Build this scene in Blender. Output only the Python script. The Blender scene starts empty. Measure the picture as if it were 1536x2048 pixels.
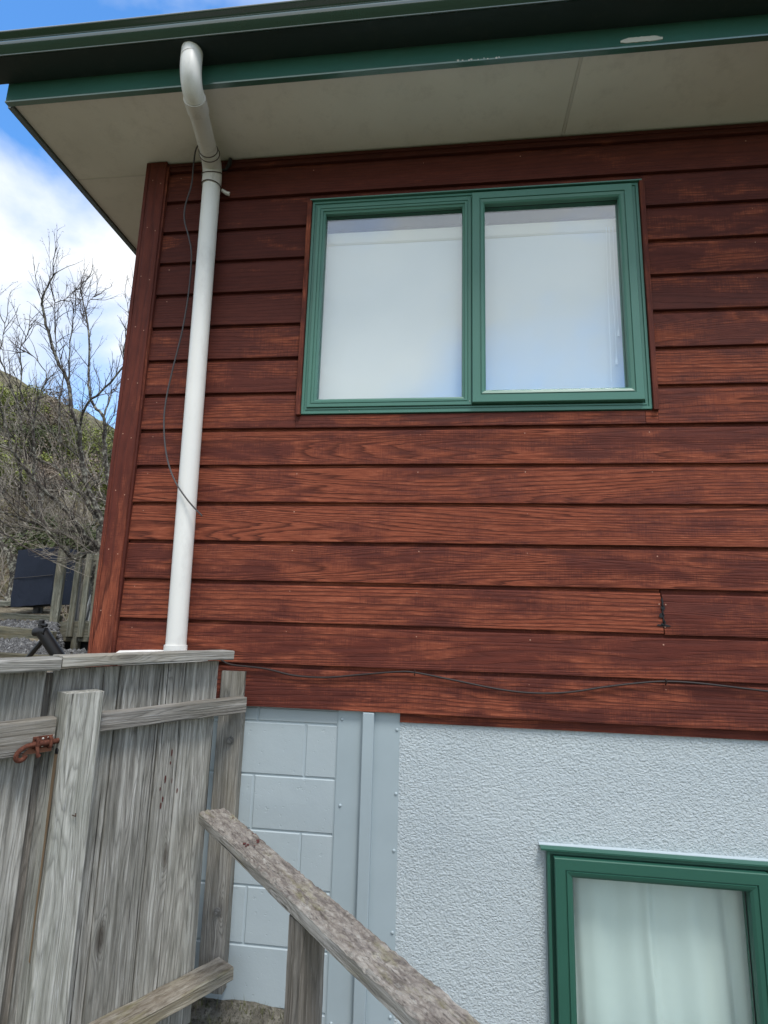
import bpy, bmesh, math, random
from mathutils import Vector, Matrix, noise
random.seed(11)
S = bpy.context.scene
R_ = math.radians

# ------------------------------------------------------------------ camera
cam_d = bpy.data.cameras.new('camera'); cam = bpy.data.objects.new('camera', cam_d)
S.collection.objects.link(cam); S.camera = cam
_r = Vector((0.99319056, 0.1132077, 0.02750489)); _u = Vector((-0.00624702, -0.18400024, 0.98290635)); _f = Vector((-0.11633347, 0.97638513, 0.18204009))
cam.matrix_world = Matrix(((_r.x, _u.x, -_f.x, 0), (_r.y, _u.y, -_f.y, -2.267), (_r.z, _u.z, -_f.z, 0), (0, 0, 0, 1)))
cam_d.sensor_fit = 'VERTICAL'; cam_d.sensor_height = 36; cam_d.lens = 36 * 1100 / 2048
cam_d.clip_start = .02; cam_d.clip_end = 600
S.render.resolution_x = 768; S.render.resolution_y = 1024

# ------------------------------------------------------------------ light
SUN_EL, SUN_AZ = R_(62), R_(152)          # azimuth measured from +Y clockwise
w = bpy.data.worlds.new('World'); S.world = w; w.use_nodes = True
nt = w.node_tree; N = nt.nodes; Lk = nt.links; N.clear()
out = N.new('ShaderNodeOutputWorld'); bg = N.new('ShaderNodeBackground'); bg.inputs[1].default_value = .11
sky = N.new('ShaderNodeTexSky'); sky.sky_type = 'NISHITA'; sky.sun_disc = False
sky.sun_elevation = SUN_EL; sky.sun_rotation = SUN_AZ; sky.ozone_density = 2.5; sky.air_density = 1.0; sky.dust_density = .4
tc = N.new('ShaderNodeTexCoord'); mp = N.new('ShaderNodeMapping')
mp.inputs['Location'].default_value = (2.0997, -8.2639, -2.1776); mp.inputs['Scale'].default_value = (1, 1, 1.7)
n1 = N.new('ShaderNodeTexNoise'); n1.inputs['Scale'].default_value = 1.7; n1.inputs['Detail'].default_value = 9; n1.inputs['Roughness'].default_value = .52; n1.inputs['Distortion'].default_value = .35
cr = N.new('ShaderNodeValToRGB'); cr.color_ramp.elements[0].position = .37; cr.color_ramp.elements[1].position = .55
n2 = N.new('ShaderNodeTexNoise'); n2.inputs['Scale'].default_value = 3.1; n2.inputs['Detail'].default_value = 6
cc = N.new('ShaderNodeValToRGB'); cc.color_ramp.elements[0].position = .3; cc.color_ramp.elements[0].color = (3.9, 4.25, 4.7, 1)
cc.color_ramp.elements[1].position = .62; cc.color_ramp.elements[1].color = (5.4, 5.5, 5.6, 1)
mx = N.new('ShaderNodeMix'); mx.data_type = 'RGBA'
sat = N.new('ShaderNodeHueSaturation'); sat.inputs['Saturation'].default_value = 1.25; sat.inputs['Value'].default_value = 1.5
Lk.new(tc.outputs['Generated'], mp.inputs[0]); Lk.new(mp.outputs[0], n1.inputs['Vector']); Lk.new(mp.outputs[0], n2.inputs['Vector'])
Lk.new(n1.outputs['Fac'], cr.inputs[0]); Lk.new(n2.outputs['Fac'], cc.inputs[0])
Lk.new(sky.outputs[0], sat.inputs['Color']); Lk.new(sat.outputs[0], mx.inputs[6]); Lk.new(cc.outputs[0], mx.inputs[7]); Lk.new(cr.outputs[0], mx.inputs[0])
Lk.new(mx.outputs[2], bg.inputs[0]); Lk.new(bg.outputs[0], out.inputs[0])
sd = bpy.data.lights.new('sun', 'SUN'); so = bpy.data.objects.new('sun', sd); S.collection.objects.link(so)
sd.energy = 1.5; sd.angle = R_(17); sd.color = (1, .965, .92)
sv = Vector((math.sin(SUN_AZ) * math.cos(SUN_EL), math.cos(SUN_AZ) * math.cos(SUN_EL), math.sin(SUN_EL)))
so.rotation_euler = sv.to_track_quat('Z', 'Y').to_euler(); so.location = (0, -4, 6)
S.view_settings.view_transform = 'Standard'; S.view_settings.look = 'None'; S.view_settings.gamma = 1
S.view_settings.use_curve_mapping = False; S.view_settings.exposure = 1.0

# ------------------------------------------------------------------ material helpers
class MT:
    def __init__(s, name, rough=.6, metal=0, spec=.5):
        s.m = bpy.data.materials.new(name); s.m.use_nodes = True; s.t = s.m.node_tree
        s.b = s.t.nodes['Principled BSDF']; s.b.inputs['Roughness'].default_value = rough
        s.b.inputs['Metallic'].default_value = metal; s.b.inputs['Specular IOR Level'].default_value = spec
    def n(s, typ, **kw):
        x = s.t.nodes.new('ShaderNode' + typ)
        for k, v in kw.items():
            if k in ('operation', 'blend_type', 'data_type', 'feature', 'distance', 'attribute_type', 'attribute_name', 'noise_dimensions', 'use_clamp', 'wave_type', 'bands_direction', 'normalize', 'clamp'): setattr(x, k, v)
            else: x.inputs[k.replace('_', ' ')].default_value = v
        return x
    def l(s, a, b): s.t.links.new(a, b)
    def math(s, op, a, b=None, c=None, clamp=False):
        x = s.t.nodes.new('ShaderNodeMath'); x.operation = op; x.use_clamp = clamp
        for i, v in enumerate((a, b, c)):
            if v is None: continue
            if isinstance(v, (int, float)): x.inputs[i].default_value = v
            else: s.l(v, x.inputs[i])
        return x.outputs[0]
    def vec(s, scale=(1, 1, 1), rnd=True):
        if not hasattr(s, '_co'):
            tc = s.n('TexCoord'); oi = s.n('ObjectInfo'); s.oi = oi
            k = s.t.nodes.new('ShaderNodeVectorMath'); k.operation = 'SCALE'; k.inputs[0].default_value = (17.3, 31.7, 23.1); s.l(oi.outputs['Random'], k.inputs['Scale'])
            a = s.t.nodes.new('ShaderNodeVectorMath'); a.operation = 'ADD'; s.l(tc.outputs['Object'], a.inputs[0]); s.l(k.outputs[0], a.inputs[1])
            s._co = a.outputs[0]; s._raw = tc.outputs['Object']
        m = s.t.nodes.new('ShaderNodeVectorMath'); m.operation = 'MULTIPLY'; m.inputs[1].default_value = scale
        s.l(s._co if rnd else s._raw, m.inputs[0]); return m.outputs[0]
    def noise(s, scale, sc=1, detail=3, rough=.55, dist=0, rnd=True):
        x = s.n('TexNoise', Scale=sc, Detail=detail, Roughness=rough, Distortion=dist); s.l(s.vec(scale, rnd), x.inputs['Vector']); return x.outputs['Fac']
    def ramp(s, fac, *stops, interp='LINEAR'):
        x = s.t.nodes.new('ShaderNodeValToRGB'); e = x.color_ramp.elements; x.color_ramp.interpolation = interp
        while len(e) < len(stops): e.new(.5)
        for i, (p, c) in enumerate(stops):
            e[i].position = p; e[i].color = (c if isinstance(c, tuple) else (c, c, c)) + (1,)
        s.l(fac, x.inputs[0]); return x.outputs[0]
    def mix(s, fac, a, b, typ='MIX'):
        x = s.t.nodes.new('ShaderNodeMix'); x.data_type = 'RGBA'; x.blend_type = typ
        for i, v in ((0, fac), (6, a), (7, b)):
            if isinstance(v, (int, float)): x.inputs[i].default_value = v if i == 0 else (v, v, v, 1)
            elif isinstance(v, tuple): x.inputs[i].default_value = v + (1,)
            else: s.l(v, x.inputs[i])
        return x.outputs[2]
    def col(s, c):
        if isinstance(c, tuple): s.b.inputs['Base Color'].default_value = c + (1,)
        else: s.l(c, s.b.inputs['Base Color'])
    def bump(s, h, strength=.5, dist=.002):
        x = s.n('Bump', Strength=strength, Distance=dist); s.l(h, x.inputs['Height'])
        if hasattr(s, '_bn'): s.l(s._bn, x.inputs['Normal'])
        s._bn = x.outputs[0]; s.l(x.outputs[0], s.b.inputs['Normal'])
    def rough(s, r): s.l(r, s.b.inputs['Roughness'])

M = {}
def cedar():
    s = MT('stained_cedar', .62, spec=.22)
    s.vec()
    sep = s.n('SeparateColor'); s.l(s.oi.outputs['Color'], sep.inputs[0])   # R wear, G darkness
    wear, dark = sep.outputs[0], sep.outputs[1]
    # cathedral rings: contour lines of a stretched noise field
    F = s.noise((.42, 3, 7.0), 1, 2, .4, .15)
    rn = s.math('FRACT', s.math('MULTIPLY', s.oi.outputs['Random'], 7.31)); f1 = s.math('MULTIPLY', F, s.math('ADD', 9, s.math('MULTIPLY', s.math('MULTIPLY', rn, rn), 36)))
    sx = s.t.nodes.new('ShaderNodeSeparateXYZ'); s.l(s._co, sx.inputs[0])
    f2 = s.math('ADD', f1, s.math('MULTIPLY', sx.outputs[2], 56))
    f2 = s.math('ADD', f2, s.math('MULTIPLY', s.noise((4, 60, 90), 1, 3, .6), 1.1))
    ring = s.math('FRACT', f2)
    ringv = s.ramp(ring, (0, .0), (.12, .9), (.50, 1.0), (.86, .35), (1, .0))
    fib = s.noise((14, 300, 330), 1, 4, .65)
    blot = s.noise((2.6, 6, 9), 1, 6, .62, .3)
    blot2 = s.noise((9, 20, 27), 1, 5, .66)
    saw = s.noise((420, 15, 14), 1, 2, .5)
    # worn, sun-bleached patches of stain
    wv = s.math('ADD', s.math('MULTIPLY', s.math('ADD', s.math('MULTIPLY', s.math('SUBTRACT', blot, .5), 1.7), .5), 1.15), s.math('MULTIPLY', blot2, .55))
    wv = s.math('ADD', wv, s.math('MULTIPLY', wear, .62)); sxx = s.t.nodes.new('ShaderNodeSeparateXYZ'); s.l(s._raw, sxx.inputs[0]); wv = s.math('SUBTRACT', wv, s.math('MULTIPLY', sep.outputs[2], s.math('MULTIPLY', sxx.outputs[0], .45)))
    wv = s.math('ADD', wv, s.math('MULTIPLY', s.math('SUBTRACT', fib, .5), .28))
    wv = s.math('ADD', wv, s.math('MULTIPLY', s.math('SUBTRACT', saw, .5), .42))
    wm = s.ramp(s.math('MULTIPLY', wv, .5), (.53, 0.0), (.59, .34), (.70, 1.0))
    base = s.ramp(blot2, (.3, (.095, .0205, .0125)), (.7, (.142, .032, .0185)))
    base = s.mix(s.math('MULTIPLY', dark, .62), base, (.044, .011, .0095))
    worn = s.ramp(fib, (.3, (.175, .043, .024)), (.55, (.265, .071, .036)), (.72, (.42, .14, .078)))
    c = s.mix(wm, base, worn)
    g = s.math('MULTIPLY', s.math('SUBTRACT', 1.0, ringv), s.math('ADD', .36, s.math('MULTIPLY', wm, .46)))
    c = s.mix(g, c, (.035, .0085, .007))
    blk = s.ramp(s.noise((3.4, 12, 15), 1, 6, .70, .2), (.66, 0.0), (.84, .55))
    c = s.mix(blk, c, (.03, .013, .013))
    c = s.mix(s.ramp(fib, (.25, .38), (.45, 0.0)), c, (.03, .008, .007))
    s.col(c)
    s.bump(ringv, .55, .0022); s.bump(fib, .5, .0022); s.bump(saw, .25, .0008)
    s.rough(s.ramp(wm, (0, .68), (1, .9)))
    return s.m
M['cedar'] = cedar()

def grey_wood(name, c0, c1, c2, warm=0.0, moss=0.0, rot=0.0, kn=1.0):
    s = MT(name, .85, spec=.2)
    s.vec()
    # knots: sparse cells that push the contour rings aside
    vo = s.n('TexVoronoi', Scale=1.0); s.l(s.vec((2.6, 9, 9)), vo.inputs['Vector'])
    kd = s.math('POWER', 2.718, s.math('MULTIPLY', s.math('MULTIPLY', vo.outputs['Distance'], vo.outputs['Distance']), -38.0))
    kd = s.math('MULTIPLY', kd, s.ramp(vo.outputs['Color'], (.30, 0.0), (.36, 1.0)))
    F = s.noise((1.0, 13, 13), 1, 2, .5, .15)
    f = s.math('ADD', s.math('MULTIPLY', F, 16), s.math('MULTIPLY', kd, 5.0 * kn))
    f = s.math('ADD', f, s.math('MULTIPLY', s.noise((7, 110, 110), 1, 3, .6), .8))
    ring = s.math('FRACT', f)
    rv = s.ramp(ring, (0, .1), (.16, .85), (.6, 1.0), (.9, .4), (1, .1))
    fib = s.noise((7, 230, 230), 1, 5, .72)
    strk = s.noise((1.5, 42, 42), 1, 6, .70, .2)
    blot = s.noise((3, 9, 9), 1, 5, .65)
    c = s.ramp(strk, (.34, c0), (.5, c1), (.66, c2))
    c = s.mix(s.math('MULTIPLY', s.math('SUBTRACT', 1.0, rv), .62), c, tuple(v * .5 for v in c0))
    c = s.mix(s.ramp(fib, (.28, .6), (.46, 0.0)), c, (.03, .027, .022))
    c = s.mix(s.ramp(fib, (.56, 0.0), (.70, .6)), c, tuple(min(.6, v * 1.5) for v in c2))
    c = s.mix(s.ramp(blot, (.45, 0.0), (.75, .55)), c, (c0[0] * .7, c0[1] * .75, c0[2] * .7))
    if warm: c = s.mix(s.math('MULTIPLY', s.ramp(s.noise((2, 7, 7), 1.3, 4, .6), (.42, 0.0), (.66, 1.0)), warm), c, (.24, .19, .105))
    # thin drying cracks
    ck = s.noise((1.4, 150, 150), 1, 2, .5)
    c = s.mix(s.ramp(ck, (.27, .9), (.33, 0.0)), c, (.018, .015, .012))
    c = s.mix(s.ramp(kd, (.35, 0.0), (.85, .8)), c, (.055, .045, .036))
    tint = s.t.nodes.new('ShaderNodeHueSaturation'); s.l(c, tint.inputs['Color'])
    s.l(s.math('ADD', .82, s.math('MULTIPLY', s.oi.outputs['Random'], .55)), tint.inputs['Value']); c = tint.outputs[0]
    if moss:
        gm = s.t.nodes.new('ShaderNodeNewGeometry'); sz = s.t.nodes.new('ShaderNodeSeparateXYZ'); s.l(gm.outputs['Normal'], sz.inputs[0])
        up = s.ramp(sz.outputs[2], (.35, 0.0), (.75, 1.0))
        li = s.noise((15, 48, 48), 1, 6, .70, .3)
        lf = s.noise((40, 170, 170), 1, 4, .7)
        c2_ = s.ramp(li, (.34, (.055, .042, .038)), (.47, (.19, .162, .14)), (.56, (.30, .272, .235)), (.70, (.42, .41, .37)))
        c2_ = s.mix(s.ramp(lf, (.32, .85), (.47, 0.0)), c2_, (.03, .022, .02))
        c = s.mix(s.math('MULTIPLY', up, moss * .72), c, c2_)
        c = s.mix(s.math('MULTIPLY', s.ramp(s.noise((5, 18, 18), 1, 5, .7), (.55, 0.0), (.68, .5)), moss), c, (.21, .20, .085))
        s.bump(lf, .9, .004); s.bump(li, .7, .004)
    s.col(c)
    s.bump(rv, .35, .0025); s.bump(fib, .75, .003); s.bump(s.ramp(ck, (.27, 0.0), (.36, 1.0)), .8, .003)
    return s.m
M['paling'] = grey_wood('weathered_paling', (.155, .147, .127), (.275, .265, .235), (.43, .42, .38))
M['post'] = grey_wood('weathered_post', (.205, .202, .175), (.325, .322, .285), (.485, .48, .435), kn=.8)
M['rail'] = grey_wood('weathered_rail', (.165, .155, .138), (.285, .27, .242), (.47, .45, .41), warm=.2)
M['caprail'] = grey_wood('weathered_cap', (.19, .182, .16), (.33, .32, .285), (.50, .49, .45), warm=.35)
M['mossrail'] = grey_wood('mossy_rail', (.16, .145, .115), (.26, .24, .195), (.40, .375, .31), warm=.5, moss=.75)
M['handrail'] = grey_wood('lichen_handrail', (.20, .188, .168), (.34, .325, .295), (.50, .485, .45), warm=.15, moss=1.0)
M['handpost'] = grey_wood('dark_weathered_post', (.11, .098, .082), (.205, .188, .165), (.35, .33, .295), warm=.1)
M['yardwood'] = grey_wood('yard_timber', (.09, .09, .065), (.17, .17, .135), (.30, .30, .25), warm=.3)
M['beamwood'] = grey_wood('damp_yard_timber', (.05, .05, .036), (.095, .095, .072), (.17, .17, .135), warm=.3)
M['plank'] = grey_wood('wall_plank_wood', (.16, .15, .13), (.26, .247, .218), (.40, .385, .345), warm=.25, kn=1.4)

def paint(name, c, rough=.45, var=.12, bsc=60, bst=.08, dirt=0.0, spec=.5, metal=0):
    s = MT(name, rough, spec=spec, metal=metal); s.vec()
    v = s.noise((2.2, 2.2, 2.2), 1, 5, .6)
    cc_ = s.mix(s.ramp(v, (.35, 0.0), (.7, 1.0)), c, tuple(x * (1 - var) for x in c))
    if dirt: cc_ = s.mix(s.math('MULTIPLY', s.ramp(s.noise((9, 9, 4), 1, 7, .75), (.52, 0.0), (.75, 1.0)), dirt), cc_, (.12, .10, .075))
    s.col(cc_); s.bump(s.noise((1, 1, 1), bsc, 3), bst, .001)
    return s.m
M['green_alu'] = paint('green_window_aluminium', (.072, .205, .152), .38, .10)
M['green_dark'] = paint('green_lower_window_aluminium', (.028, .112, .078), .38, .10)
M['fascia'] = paint('green_fascia_paint', (.045, .15, .115), .33, .22, 40, .05, dirt=.12)
M['gutter'] = paint('dark_green_gutter_steel', (.020, .055, .045), .22, .15, 30, .03, dirt=.08, spec=.6)
M['underside'] = paint('darker_green_gutter_base', (.008, .022, .020), .6, .2, dirt=.15)  # gutter green in a darker tone for the underside
for _k in ('gutter', 'fascia'):
    _b = M[_k].node_tree.nodes['Principled BSDF']; _b.inputs['Coat Weight'].default_value = .9; _b.inputs['Coat Roughness'].default_value = .15; _b.inputs['Coat IOR'].default_value = 1.7
M['soffit'] = paint('soffit_sheet_paint', (.82, .785, .715), .7, .10, 90, .1, dirt=.18)
M['trimgrey'] = paint('soffit_joiner', (.68, .65, .59), .6, .1)
M['pvc'] = paint('white_pvc', (.80, .79, .74), .36, .07, 30, .03, dirt=.22)
M['pvc_dirty'] = paint('grimy_pvc', (.66, .63, .575), .45, .14, 30, .05, dirt=.55)
M['flash'] = paint('pale_blue_painted_flashing', (.355, .425, .45), .42, .13, 25, .06, spec=.4)
M['mortar'] = paint('painted_joint', (.40, .47, .495), .7, .08)
M['black'] = paint('black_metal_and_hole_shade', (.005, .005, .006), .5, .1)
M['cable_grey'] = paint('grey_cable_sheath', (.06, .055, .055), .5, .3)
M['cable_brown'] = paint('dark_brown_cable', (.022, .012, .010), .5, .3)
M['wire'] = paint('rusty_wire', (.055, .03, .02), .7, .3)
M['white_metal'] = paint('white_tube', (.7, .7, .68), .35, .1)
M['interior'] = paint('interior_wall_paint', (.5, .47, .4), .8, .1)
M['blind'] = paint('white_blind_fabric', (.78, .80, .80), .9, .03, 300, .1)
M['headrail'] = paint('cream_blind_headrail', (.80, .76, .66), .5, .05)
M['eave_reflection_strip'] = paint('painted_eave_reflection', (.02, .016, .012), .7, .2)  # dark tone painted for the eave mirrored in the upper glass
M['cord'] = paint('white_cord', (.9, .92, .93), .6, .03)
M['chip'] = paint('bare_fibre_patch', (.62, .60, .53), .9, .25, 200, .6)
M['galv'] = paint('galvanised_steel', (.20, .195, .18), .5, .4, metal=.3)
M['roof'] = paint('green_roof_iron', (.03, .08, .065), .5, .2)
M['crate'] = paint('dark_plastic_and_deck_shade', (.03, .032, .034), .5, .2)  # crate plastic, also the painted shade under and behind the deck

def block_paint():
    s = MT('pale_blue_painted_block', .6, spec=.35); s.vec()
    v = s.noise((3, 3, 3), 1, 4)
    s.col(s.ramp(v, (.3, (.355, .415, .435)), (.7, (.395, .455, .472))))
    a = s.noise((1, 1, 1), 120, 4, .6); b = s.noise((1, 1, 1), 22, 3, .5)
    pit = s.noise((1, 1, 1), 62, 2, .5)
    s.bump(b, .22, .004); s.bump(a, .30, .0014); s.bump(s.ramp(pit, (.27, 0.0), (.33, 1.0)), .5, .0015)
    return s.m
M['block'] = block_paint()
def stucco():
    s = MT('pale_blue_stipple_stucco', .48, spec=.4); s.vec(rnd=False)
    v = s.noise((2, 2, 2), 1, 4)
    s.col(s.ramp(v, (.3, (.46, .52, .54)), (.7, (.505, .565, .58))))
    a = s.noise((1, 1, 1.25), 118, 2, .55, .35, rnd=False)
    a2 = s.ramp(a, (.34, 0.0), (.47, .55), (.56, .62), (.70, 1.0))
    s.bump(a2, 1.0, .0038); s.bump(s.noise((1, 1, 1), 30, 3, .5, rnd=False), .4, .004); s.bump(s.noise((1, 1, 1), 210, 2, .5, rnd=False), .25, .0012)
    return s.m
M['stucco'] = stucco()

def glass(name, f, tint=(1, 1, 1), rough=.0):
    m = bpy.data.materials.new(name); m.use_nodes = True; t = m.node_tree; n = t.nodes; n.clear()
    o = n.new('ShaderNodeOutputMaterial'); tr = n.new('ShaderNodeBsdfTransparent'); gl = n.new('ShaderNodeBsdfGlossy'); mxx = n.new('ShaderNodeMixShader')
    tr.inputs[0].default_value = tint + (1,); gl.inputs['Roughness'].default_value = rough; gl.inputs[0].default_value = (.95, .98, 1, 1)
    lw_ = n.new('ShaderNodeLayerWeight'); lw_.inputs[0].default_value = .5; ma = n.new('ShaderNodeMath'); ma.operation = 'POWER'; ma.inputs[1].default_value = 3.0
    mb_ = n.new('ShaderNodeMath'); mb_.operation = 'MULTIPLY_ADD'; mb_.inputs[1].default_value = .9; mb_.inputs[2].default_value = f
    t.links.new(lw_.outputs['Facing'], ma.inputs[0]); t.links.new(ma.outputs[0], mb_.inputs[0]); t.links.new(mb_.outputs[0], mxx.inputs[0]); t.links.new(tr.outputs[0], mxx.inputs[1]); t.links.new(gl.outputs[0], mxx.inputs[2]); t.links.new(mxx.outputs[0], o.inputs[0])
    return m
M['glass'] = glass('window_glass', .14, (.98, 1.0, 1.0))
M['glass_low'] = glass('lower_window_glass', .04, (.95, .99, .975))

def curtain_m():
    s = MT('pale_curtain_cloth', .9, spec=.1); s.vec(rnd=False)
    s.col(s.ramp(s.noise((2, 2, 2), 1, 4), (.3, (.78, .81, .79)), (.7, (.84, .865, .845)))); s.bump(s.noise((1, 1, 1), 400, 2), .2, .0005)
    return s.m
M['curtain'] = curtain_m()
def rust():
    s = MT('rusted_iron', .8, spec=.2); s.vec()
    s.col(s.ramp(s.noise((1, 1, 1), 90, 5, .7), (.3, (.04, .016, .012)), (.5, (.10, .034, .021)), (.75, (.19, .075, .045)))); s.bump(s.noise((1, 1, 1), 250, 4, .7), .6, .001)
    return s.m
M['rust'] = rust()
M['rustwood'] = paint('rust_stained_timber', (.26, .105, .055), .8, .35, 90, .4)
M['ruststain'] = paint('rust_run_stain', (.22, .15, .085), .9, .4, 120, .3)
M['redpaint'] = paint('dried_red_stain_drips', (.085, .018, .014), .6, .3)
M['nail'] = paint('bleached_nail_head', (.48, .25, .17), .6, .3)
M['lightspot'] = paint('pale_lichen_spot', (.5, .48, .38), .9, .3)
def ground(name, c0, c1, c2, sc=14, st=1.0, d=.03):
    s = MT(name, .95, spec=.1); s.vec(rnd=False)
    a = s.noise((1, 1, 1), sc, 8, .7, rnd=False); b = s.noise((1, 1, 1), sc * 5, 5, .7, rnd=False)
    c = s.ramp(a, (.32, c0), (.5, c1), (.68, c2)); c = s.mix(s.ramp(b, (.35, .8), (.5, 0.0)), c, tuple(v * .35 for v in c0)); s.col(c)
    s.bump(a, st, d); s.bump(b, st, d * .3); return s.m
M['dirt'] = ground('path_dirt', (.09, .082, .065), (.20, .185, .15), (.34, .32, .26), 16)
M['yard'] = ground('yard_soil', (.06, .05, .035), (.17, .145, .10), (.36, .31, .23), 5)
M['hill'] = ground('scrubby_hillside', (.07, .065, .035), (.19, .17, .10), (.36, .32, .21), 1.6, 1, .2)
M['land'] = ground('grass_land', (.03, .045, .015), (.06, .08, .03), (.10, .11, .05), .7)
M['stone'] = ground('grey_gravel_stone', (.035, .035, .036), (.105, .105, .105), (.34, .34, .33), 25, .5, .004)
def leafm(name, a, b):
    s = MT(name, .6, spec=.3); s.vec(rnd=False); s.col(s.ramp(s.noise((1, 1, 1), 9, 3, rnd=False), (.3, a), (.7, b)))
    return s.m
M['leaf'] = leafm('bush_leaf', (.06, .09, .018), (.28, .30, .06))
M['leaf_dark'] = leafm('dark_bush_leaf', (.03, .045, .016), (.11, .13, .045))
M['leaf_brown'] = leafm('dry_brown_leaf', (.08, .06, .045), (.30, .235, .17))
M['grass'] = leafm('grass_blade', (.05, .06, .02), (.15, .15, .06))
def bark():
    s = MT('grey_lichen_bark', .9, spec=.1); s.vec(rnd=False)
    s.col(s.ramp(s.noise((1, 1, 1), 16, 6, .7, rnd=False), (.35, (.035, .03, .027)), (.50, (.10, .09, .075)), (.60, (.34, .33, .27)))); s.bump(s.noise((1, 1, 1), 60, 4, rnd=False), .6, .006); return s.m
M['bark'] = bark()
M['twig'] = paint('dark_twig', (.095, .075, .066), .9, .4, 30, .1)
M['twig_pale'] = paint('pale_dry_twig', (.33, .29, .235), .9, .4, 30, .1)
def navy():
    s = MT('navy_cover_fabric', .7, spec=.3); s.vec(rnd=False); s.col((.014, .020, .036)); s.bump(s.noise((6, 6, 3), 1, 4, rnd=False), .7, .03); return s.m
M['navy'] = navy()

# ------------------------------------------------------------------ mesh helpers
class G:
    def __init__(s): s.v = []; s.f = []
    def box(s, x0, x1, y0, y1, z0, z1):
        b = len(s.v); s.v += [(x, y, z) for x in (x0, x1) for y in (y0, y1) for z in (z0, z1)]
        s.f += [tuple(b + i for i in q) for q in ((0, 1, 3, 2), (4, 6, 7, 5), (0, 4, 5, 1), (2, 3, 7, 6), (0, 2, 6, 4), (1, 5, 7, 3))]; return s
    def bbox(s, x0, x1, y0, y1, z0, z1, b=.004):        # box with its front (-y) edges chamfered
        rings = [[(x0, y1, z0), (x1, y1, z0), (x1, y1, z1), (x0, y1, z1)], [(x0, y0 + b, z0), (x1, y0 + b, z0), (x1, y0 + b, z1), (x0, y0 + b, z1)],
                 [(x0 + b, y0, z0 + b), (x1 - b, y0, z0 + b), (x1 - b, y0, z1 - b), (x0 + b, y0, z1 - b)]]
        k = len(s.v); s.v += [p for r in rings for p in r]
        for i in range(2):
            for j in range(4): s.f.append((k + i * 4 + j, k + i * 4 + (j + 1) % 4, k + i * 4 + 4 + (j + 1) % 4, k + i * 4 + 4 + j))
        s.f.append((k + 8, k + 9, k + 10, k + 11)); s.f.append((k + 3, k + 2, k + 1, k)); return s
    def ext(s, prof, xs, endfn=None, wob=None):         # closed (y,z) profile swept along x
        n = len(prof); k = len(s.v)
        for i, x in enumerate(xs):
            for (y, z) in prof:
                dx = endfn(i, z) if endfn else 0
                dy, dz = wob(x, y, z) if wob else (0, 0)
                s.v.append((x + dx, y + dy, z + dz))
        for i in range(len(xs) - 1):
            for j in range(n): s.f.append((k + i * n + j, k + i * n + (j + 1) % n, k + (i + 1) * n + (j + 1) % n, k + (i + 1) * n + j))
        s.f.append(tuple(k + j for j in reversed(range(n)))); s.f.append(tuple(k + (len(xs) - 1) * n + j for j in range(n))); return s
    def tube(s, pts, r, n=8, cap=True):
        P = [Vector(p) for p in pts]; k = len(s.v); rr = r if isinstance(r, (list, tuple)) else [r] * len(P)
        ref = None
        for i, p in enumerate(P):
            t = ((P[i + 1] - p) if i == 0 else (p - P[i - 1]) if i == len(P) - 1 else (P[i + 1] - P[i - 1]))
            t = t.normalized() if t.length > 1e-9 else Vector((0, 0, 1))
            if ref is None: ref = Vector((0, 0, 1)) if abs(t.z) < .9 else Vector((1, 0, 0))
            a = (ref - t * ref.dot(t)).normalized(); b = t.cross(a); ref = a
            for j in range(n):
                q = p + (a * math.cos(2 * math.pi * j / n) + b * math.sin(2 * math.pi * j / n)) * rr[i]; s.v.append(tuple(q))
        for i in range(len(P) - 1):
            for j in range(n): s.f.append((k + i * n + j, k + i * n + (j + 1) % n, k + (i + 1) * n + (j + 1) % n, k + (i + 1) * n + j))
        if cap: s.f.append(tuple(k + j for j in reversed(range(n)))); s.f.append(tuple(k + (len(P) - 1) * n + j for j in range(n)))
        return s
    def rings(s, rect, prof):                            # mitred rectangular frame, profile of (inset, y), rect in x,z
        x0, x1, z0, z1 = rect; k = len(s.v)
        for (d, y) in prof: s.v += [(x0 + d, y, z0 + d), (x1 - d, y, z0 + d), (x1 - d, y, z1 - d), (x0 + d, y, z1 - d)]
        for i in range(len(prof) - 1):
            for j in range(4): s.f.append((k + i * 4 + j, k + i * 4 + (j + 1) % 4, k + i * 4 + 4 + (j + 1) % 4, k + i * 4 + 4 + j))
        return s
    def dome(s, c, r, axis=(0, -1, 0), h=.5, n=8):
        c = Vector(c); ax = Vector(axis).normalized(); a = ax.orthogonal().normalized(); b = ax.cross(a); k = len(s.v)
        for (q, hh) in ((1, 0), (.92, .45), (.6, .85)):
            for j in range(n): s.v.append(tuple(c + (a * math.cos(2 * math.pi * j / n) + b * math.sin(2 * math.pi * j / n)) * r * q + ax * r * h * hh))
        s.v.append(tuple(c + ax * r * h))
        for i in range(2):
            for j in range(n): s.f.append((k + i * n + j, k + i * n + (j + 1) % n, k + (i + 1) * n + (j + 1) % n, k + (i + 1) * n + j))
        for j in range(n): s.f.append((k + 2 * n + j, k + 2 * n + (j + 1) % n, k + 3 * n))
        return s
    def build(s, name, mat, parent=None, loc=None, smooth=False, kind=None, recalc=True):
        me = bpy.data.meshes.new(name); me.from_pydata(s.v, [], s.f); me.materials.append(M[mat] if isinstance(mat, str) else mat)
        if recalc:
            bm = bmesh.new(); bm.from_mesh(me); bmesh.ops.recalc_face_normals(bm, faces=bm.faces); bm.to_mesh(me); bm.free()
        if smooth:
            for p in me.polygons: p.use_smooth = True
            try: me.set_sharp_from_angle(angle=R_(38))
            except Exception: pass
        return link(name, me, parent, loc, kind)
def wpos(o):
    p = Vector((0, 0, 0))
    while o is not None: p += o.location; o = o.parent
    return p
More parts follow.
